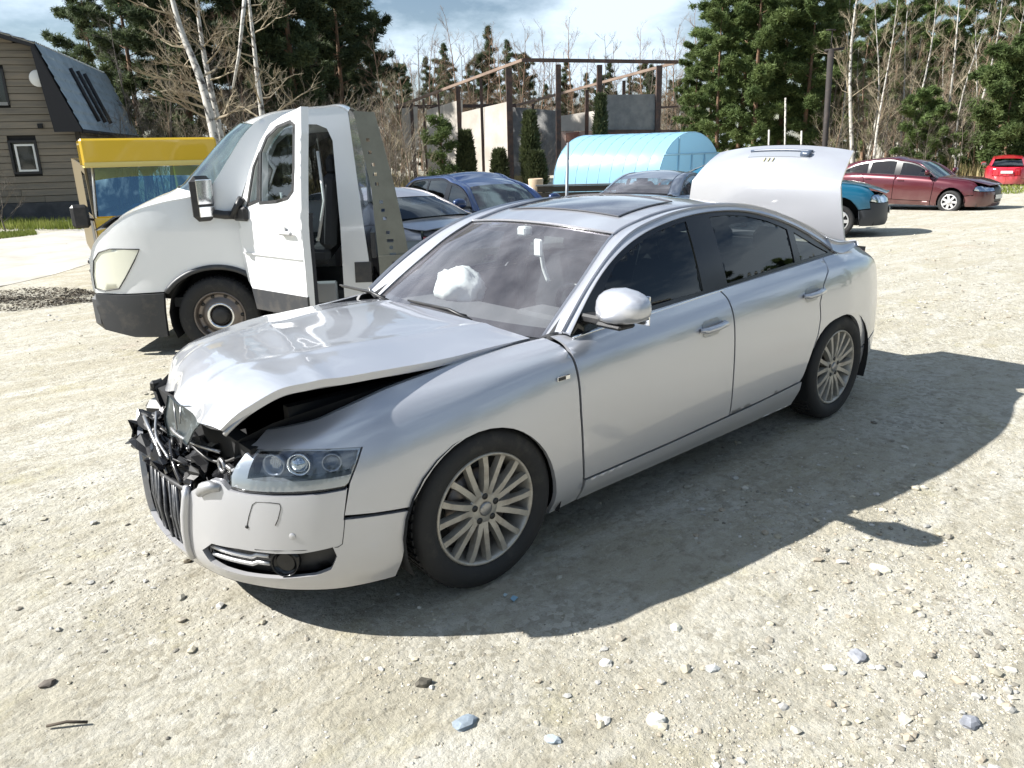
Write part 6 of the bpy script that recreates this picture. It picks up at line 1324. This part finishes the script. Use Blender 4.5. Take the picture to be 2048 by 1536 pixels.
# ---------------------------------------------------------------- blue greenhouse
Cn, Cr, Cl = Vector(at(1312, 27)), Vector(at(1440, 29)), Vector(at(1106, 29.5)); gr_ = empty('greenhouse', tuple(Cn), 0, 'arched light blue plastic greenhouse behind the parked cars', 'greenhouse')
Tz = hitv(1374, 264, Cn, Cr).z-Cn.z
sheetm = bpy.data.materials.new('blue plastic sheet'); sheetm.use_nodes = True; nt = sheetm.node_tree; b = bsdf(sheetm); b.inputs['Base Color'].default_value = (.34, .60, .78, 1); b.inputs['Roughness'].default_value = .3
tr = N(nt, 'ShaderNodeBsdfTranslucent'); tr.inputs[0].default_value = (.50, .74, .88, 1); mx = N(nt, 'ShaderNodeMixShader'); mx.inputs[0].default_value = .45; nt.links.new(b.outputs[0], mx.inputs[1]); nt.links.new(tr.outputs[0], mx.inputs[2]); nt.links.new(mx.outputs[0], nt.nodes['Material Output'].inputs[0])
ax = (Cl-Cn); ac = (Cr-Cn); gfr = mat('greenhouse tube', (.28, .50, .66), .5)
def arch_pt(f, s): # f along, s 0..1 round the arch
    a = math.pi*s; y = .5-.5*math.cos(a); z = Tz*max(0, math.sin(a))**.72; q = ax*f+ac*y; return Vector((q.x, q.y, z))
nbay = 9
for k in range(nbay):
    f0, f1 = k/nbay, (k+1)/nbay; G_ = np.array([[arch_pt(f, s)*1.0+Vector((0, 0, .012*math.sin(math.pi*(f-f0)/(f1-f0)))) for s in np.linspace(0, 1, 22)] for f in np.linspace(f0+.003, f1-.003, 4)]); grid_obj('sheet_panel', G_, sheetm, gr_)
for k in range(nbay+1): b = MB(); b.tube([arch_pt(k/nbay, s)*1.002 for s in np.linspace(0, 1, 18)], .014, 5); b.build('rib', gfr, gr_)
for f, nm in ((-.002, 'end_wall'), (1.002, 'end_wall')):
    V = [arch_pt(f, s) for s in np.linspace(0, 1, 22)]; mo(nm, V, [tuple(range(22))], sheetm, gr_)
zb = Tz*.70
def ept(y, z): q = ac*y-ax*.006; return Vector((q.x, q.y, z))
for pts in ([(.08, zb*.98), (.93, zb*.98)], [(.30, 0), (.30, zb)], [(.30, zb), (.30, Tz*.93)], [(.5, 0), (.5, zb)], [(.70, 0), (.70, zb)], [(.08, .9), (.92, .9)]):
    b = MB(); b.tube([ept(*q) for q in pts], .035, 5); b.build('door_frame', gfr, gr_)
b = MB(); q0, q1 = Cl-Cn, Vector((0, 0, 0)); b.add([q0, q1, q1+Vector((0, 0, .25)), q0+Vector((0, 0, .25))], [(0, 1, 2, 3)]); b.build('base_board', RUST, gr_)
# low dark timber wall and tub in front of it
A_, B_ = Vector(at(1075, 22.5)), Vector(at(1245, 22.5)); d_ = B_-A_; lw = empty('low_timber_wall', tuple(A_), math.atan2(d_.y, d_.x), 'low dark timber wall in front of the greenhouse', 'wall'); zt_ = hitv(1150, 371, A_, B_).z-A_.z
DT = mat('dark weathered timber', (.035, .032, .028), .9, noise_=(3, (.075, .065, .055), .4, .7, (.3, 3, 3)))
for k in range(5): b = MB(); b.box((d_.length/2, 0, zt_*(k+.5)/5), (d_.length, .06, zt_/5-.015)); b.build('plank', DT, lw)
b = MB(); b.box((d_.length/2, 0, zt_+.02), (d_.length+.1, .14, .04)); b.build('coping', mat('grey coping', (.16, .17, .18), .8), lw)
p = at(1072, 27); b = MB(); b.lathe([(.0, .0), (.20, 0), (.27, .62), (.24, .64), (.22, .5)], 16, 'z'); o = b.build('plant_pot', mat('tan clay', (.42, .32, .22), .85)); o.location = p; o.scale = (1, 1, 1.5); tag(o, 'tan plant tub left of the greenhouse', 'plant pot')
# posts
g = Vector(at(1642, 25)); T = wp(1662, 100, 25.3); b = MB(); pl = empty('lamp_post', tuple(g), 0, 'dark rusty leaning post with a short crossarm above the boot lid', 'post')
tp = Vector(T)-g; PD = mat('dark brown post', (.022, .017, .015), .8, noise_=(4, (.05, .035, .03), .5, .7)); b.tube([(0, 0, -.1), tp*.5, tp], [.085, .092, .10], 10); b.build('post', PD, pl)
rv = Vector((rr.x, rr.y, 0)).normalized(); b = MB(); b.tube([tp-rv*.20+Vector((0, 0, -.02)), tp+rv*.42+Vector((0, 0, .04))], .05, 6); b.build('crossarm', PD, pl)
b = MB(); b.tube([tp, tp+Vector((0, 0, .62))+rv*-.02], .02, 5); b.tube([tp+Vector((0, 0, .62))-rv*.22, tp+Vector((0, 0, .62))+rv*.10], .025, 5); b.build('rod', PD, pl)
g = Vector(at(1131, 16)); T = Vector(wp(1136, 286, 16)); b = MB(); b.tube([(0, 0, -.1), T-g], [.035, .03], 8); o = b.build('pole', mat('galvanised pole', (.22, .24, .26), .5, .5)); o.location = g; tag(o, 'thin grey pole standing in front of the greenhouse', 'pole')
for px, py, lb in ((1536, 196, 'short pale fence post in front of the sunlit pines'), (1569, 196, 'taller pale post right of the other, in front of the pines'), (1601, 262, 'low pale stake near the dark post')):
    D = 39; g = Vector(at(px, D)); T = Vector(wp(px+2, py+(64 if px == 1536 else 0), D)); b = MB(); b.tube([(0, 0, 0), T-g], .05, 6); o = b.build('fence_post', M['birch']); o.location = g; tag(o, lb, 'post')
# ---------------------------------------------------------------- boarded house with a mansard metal roof
fwv = Vector((math.cos(YAW), math.sin(YAW), 0)); rv0 = Vector((math.sin(YAW), -math.cos(YAW), 0)); X_ = (rv0*.963+fwv*.268).normalized(); g = Vector(at(183, 26)); g.z = -.32
hs = empty('wooden_house', tuple(g), math.atan2(X_.y, X_.x), 'boarded wooden house with a blue grey metal mansard roof', 'house')
PLK = [mat('weathered board', c, .9, noise_=(1.2, c2, .38, .64, (.5, 4, 6))) for c, c2 in (((.23, .20, .155), (.15, .135, .115)), ((.19, .17, .14), (.26, .22, .17)), ((.25, .21, .16), (.17, .155, .13)))]
ZE, ZB, ZR, XB, WD = 3.25, 5.45, 6.60, .62, 8.6
WINS = [(-2.95, -1.75, 3.72, 4.80), (-2.05, -1.22, 1.55, 2.62)]
rh = random.Random(2); z = .62; ph = .215
while z < ZR-.3:
    zm = z+ph/2; xr = 0 if zm < ZE else (-(zm-ZE)/(ZB-ZE)*XB if zm < ZB else -XB-(zm-ZB)/(ZR-ZB)*(WD/2-XB)); xl = -WD-xr; segs = [(xl, xr)]
    for a, b2, z0, z1 in WINS:
        if z+ph > z0+.04 and z < z1-.04:
            segs = [s2 for s_ in segs for s2 in ((s_[0], min(s_[1], a)), (max(s_[0], b2), s_[1])) if s2[1]-s2[0] > .05]
    for a, b2 in segs:
        cuts = [a]+([rh.uniform(a+1, b2-1)] if b2-a > 4 else [])+[b2]
        for c0_, c1_ in zip(cuts, cuts[1:]):
            b = MB(); y0 = rh.uniform(-.012, .012); b.box(((c0_+c1_)/2, y0, zm), (c1_-c0_-.012, .05, ph-.016), M=Matrix.Rotation(rh.uniform(-.0015, .0015), 3, 'Y') @ Matrix.Rotation(-.10, 3, 'X')); b.build('board', rh.choice(PLK), hs)
    z += ph
b = MB(); b.prism([(-WD, 0), (0, 0), (0, ZE), (-XB, ZB), (-WD/2, ZR), (-WD+XB, ZB), (-WD, ZE)], .05, .10, lambda a, c, h: (a, h, c)); b.add([(0, .06, 0), (0, 9.2, 0), (0, 9.2, ZE), (0, .06, ZE)], [(0, 1, 2, 3)]); b.build('wall_backing', M['dark'], hs)
for k in range(14):
    b = MB(); b.box((.02, 4.6, .2+ph*(k+.5)), (.05, 9.2, ph-.016), M=Matrix.Rotation(.0, 3, 'Y')); b.build('board', PLK[k % 3], hs)
b = MB(); b.box((-WD/2, -.06, .30), (WD+.2, .14, .64)); b.build('plinth', mat('dark plinth', (.05, .052, .058), .9, noise_=(3, (.09, .09, .095), .4, .7)), hs)
b = MB(); b.box((.06, -.02, ZE/2), (.14, .14, ZE)); b.build('corner_board', mat('dark board', (.05, .045, .04), .9), hs)
DG = mat('house window glass', (.015, .017, .02), .08, coat=1)
for (a, c, z0, z1), mt, fm in ((WINS[0], M['dark'], None), (WINS[1], M['airbag'], 1)):
    b = MB(); b.box(((a+c)/2, .02, (z0+z1)/2), (c-a, .02, z1-z0)); wg = b.build('window', DG, hs)
    b = MB(); t_ = .07
    for (x0, x1, y0, y1) in ((a, c, z0, z0+t_), (a, c, z1-t_, z1), (a, a+t_, z0+t_, z1-t_), (c-t_, c, z0+t_, z1-t_)): b.box(((x0+x1)/2, -.035, (y0+y1)/2), (x1-x0, .08, y1-y0))
    b.build('window_casing', mat('black casing', (.02, .02, .022), .6), wg)
    if fm:
        b = MB(); a2, c2, z2, z3, t_ = a+.16, c-.08, z0+.08, z1-.12, .06
        for (x0, x1, y0, y1) in ((a2, c2, z2, z2+t_), (a2, c2, z3-t_, z3), (a2, a2+t_, z2+t_, z3-t_), (c2-t_, c2, z2+t_, z3-t_)): b.box(((x0+x1)/2, -.01, (y0+y1)/2), (x1-x0, .05, y1-y0))
        b.build('window_frame', M['airbag'], wg)
    else:
        b = MB(); b.box(((a+c)/2, -.05, z0+.03), (c-a-.1, .06, .10)); b.build('sill', mat('grey sill', (.25, .25, .25), .7), wg)
b = MB(); b.box((-1.0, -.06, 3.06), (.14, .10, .14)); b.build('vent', M['dark'], hs)
# roof sheets: tiles pressed into metal, steps down the slope
RM = mat('blue grey roof metal', (.30, .37, .43), .38, .2, noise_=(1.5, (.22, .28, .33), .4, .65)); OV_ = .50; LEN = 9.6
def roof_sheet(name, p0, p1, y0, y1, ns, nl):
    G_ = np.zeros((ns, nl, 3)); d = np.array(p1)-np.array(p0); n = np.array([-d[1], d[0]]); n = n/np.linalg.norm(n)*(1 if n[1] > 0 else -1); Ls = np.linalg.norm(d)
    for i in range(ns):
        f = i/(ns-1); s_ = f*Ls; step = .035*((s_/.36) % 1)
        for j in range(nl):
            y = y0+(y1-y0)*j/(nl-1); w_ = .022*math.cos(2*math.pi*y/.21); q = np.array(p0)+d*f+n*(w_+step+.05); G_[i, j] = (q[0], y, q[1])
    return grid_obj(name, G_, RM, hs, smooth=True)
e0 = (.30, ZE-.35); e1 = (-XB, ZB+.05); e2 = (-WD/2, ZR+.08)
for k in range(8): roof_sheet('roof_sheet', e1, e0, -OV_+k*(LEN+OV_)/8+.01, -OV_+(k+1)*(LEN+OV_)/8, 64, 42)
for k in range(4): roof_sheet('upper_roof_sheet', e2, e1, -OV_+k*(LEN+OV_)/4+.01, -OV_+(k+1)*(LEN+OV_)/4, 40, 30)
roof_sheet('far_roof_sheet', (-WD+XB, ZB+.05), e2, -OV_, LEN, 20, 30); roof_sheet('far_roof_sheet', (-WD-.3, ZE-.35), (-WD+XB, ZB+.05), -OV_, LEN, 20, 30)
SOF = mat('dark soffit', (.018, .018, .022), .7)
for a, c in ((e0, e1), (e1, e2), (e2, (-WD+XB, ZB+.05)), ((-WD+XB, ZB+.05), (-WD-.3, ZE-.35))):
    b = MB(); b.prism([a, c, (c[0]-.0, c[1]-.20), (a[0]-.0, a[1]-.10)], -OV_, .0, lambda p_, q_, h: (p_, h, q_)); b.build('verge_board', SOF, hs)
b = MB(); b.prism([(.32, ZE-.40), (.30, ZE-.28), (-XB-.04, ZB+.02), (-XB-.10, ZB-.08), (-.50, ZE-.40)], -OV_-.03, -OV_, lambda p_, q_, h: (p_, h, q_)); b.build('gable_end_board', SOF, hs)
b = MB(); b.tube([(.36, -OV_, ZE-.38), (.36, LEN, ZE-.38)], .06, 6); b.build('gutter', SOF, hs)
for k in range(3):
    y = 2.2+1.0*k; d = np.array(e1)-np.array(e0); q0 = np.array(e0)+d*.12; q1 = np.array(e0)+d*.80; b = MB(); b.tube([(q0[0]+.14, y, q0[1]+.06), (q1[0]+.14, y, q1[1]+.06)], .07, 6); b.build('roof_dark_strip', SOF, hs)  # three dark tubes running up the lower roof slope
b = MB(); b.lathe([(.0, .0), (.15, .02), (.25, .07), (.26, .075), (.24, .08)], 24, 'y', c=(-.75, -.30, 4.5)); b.build('satellite_dish', M['airbag'], hs)
b = MB(); b.box((-WD/2+1.2, 2.0, ZR+.1), (.6, .8, 1.0)); b.build('chimney', RM, hs)
# thin bare bush at the house corner
put(sh1, at(8, 22), .75, label='leafless bush at the left edge in front of the house', cat='shrub'); put(cB, at(-20, 27), .7, label='thin bare tree close to the house at the left edge')
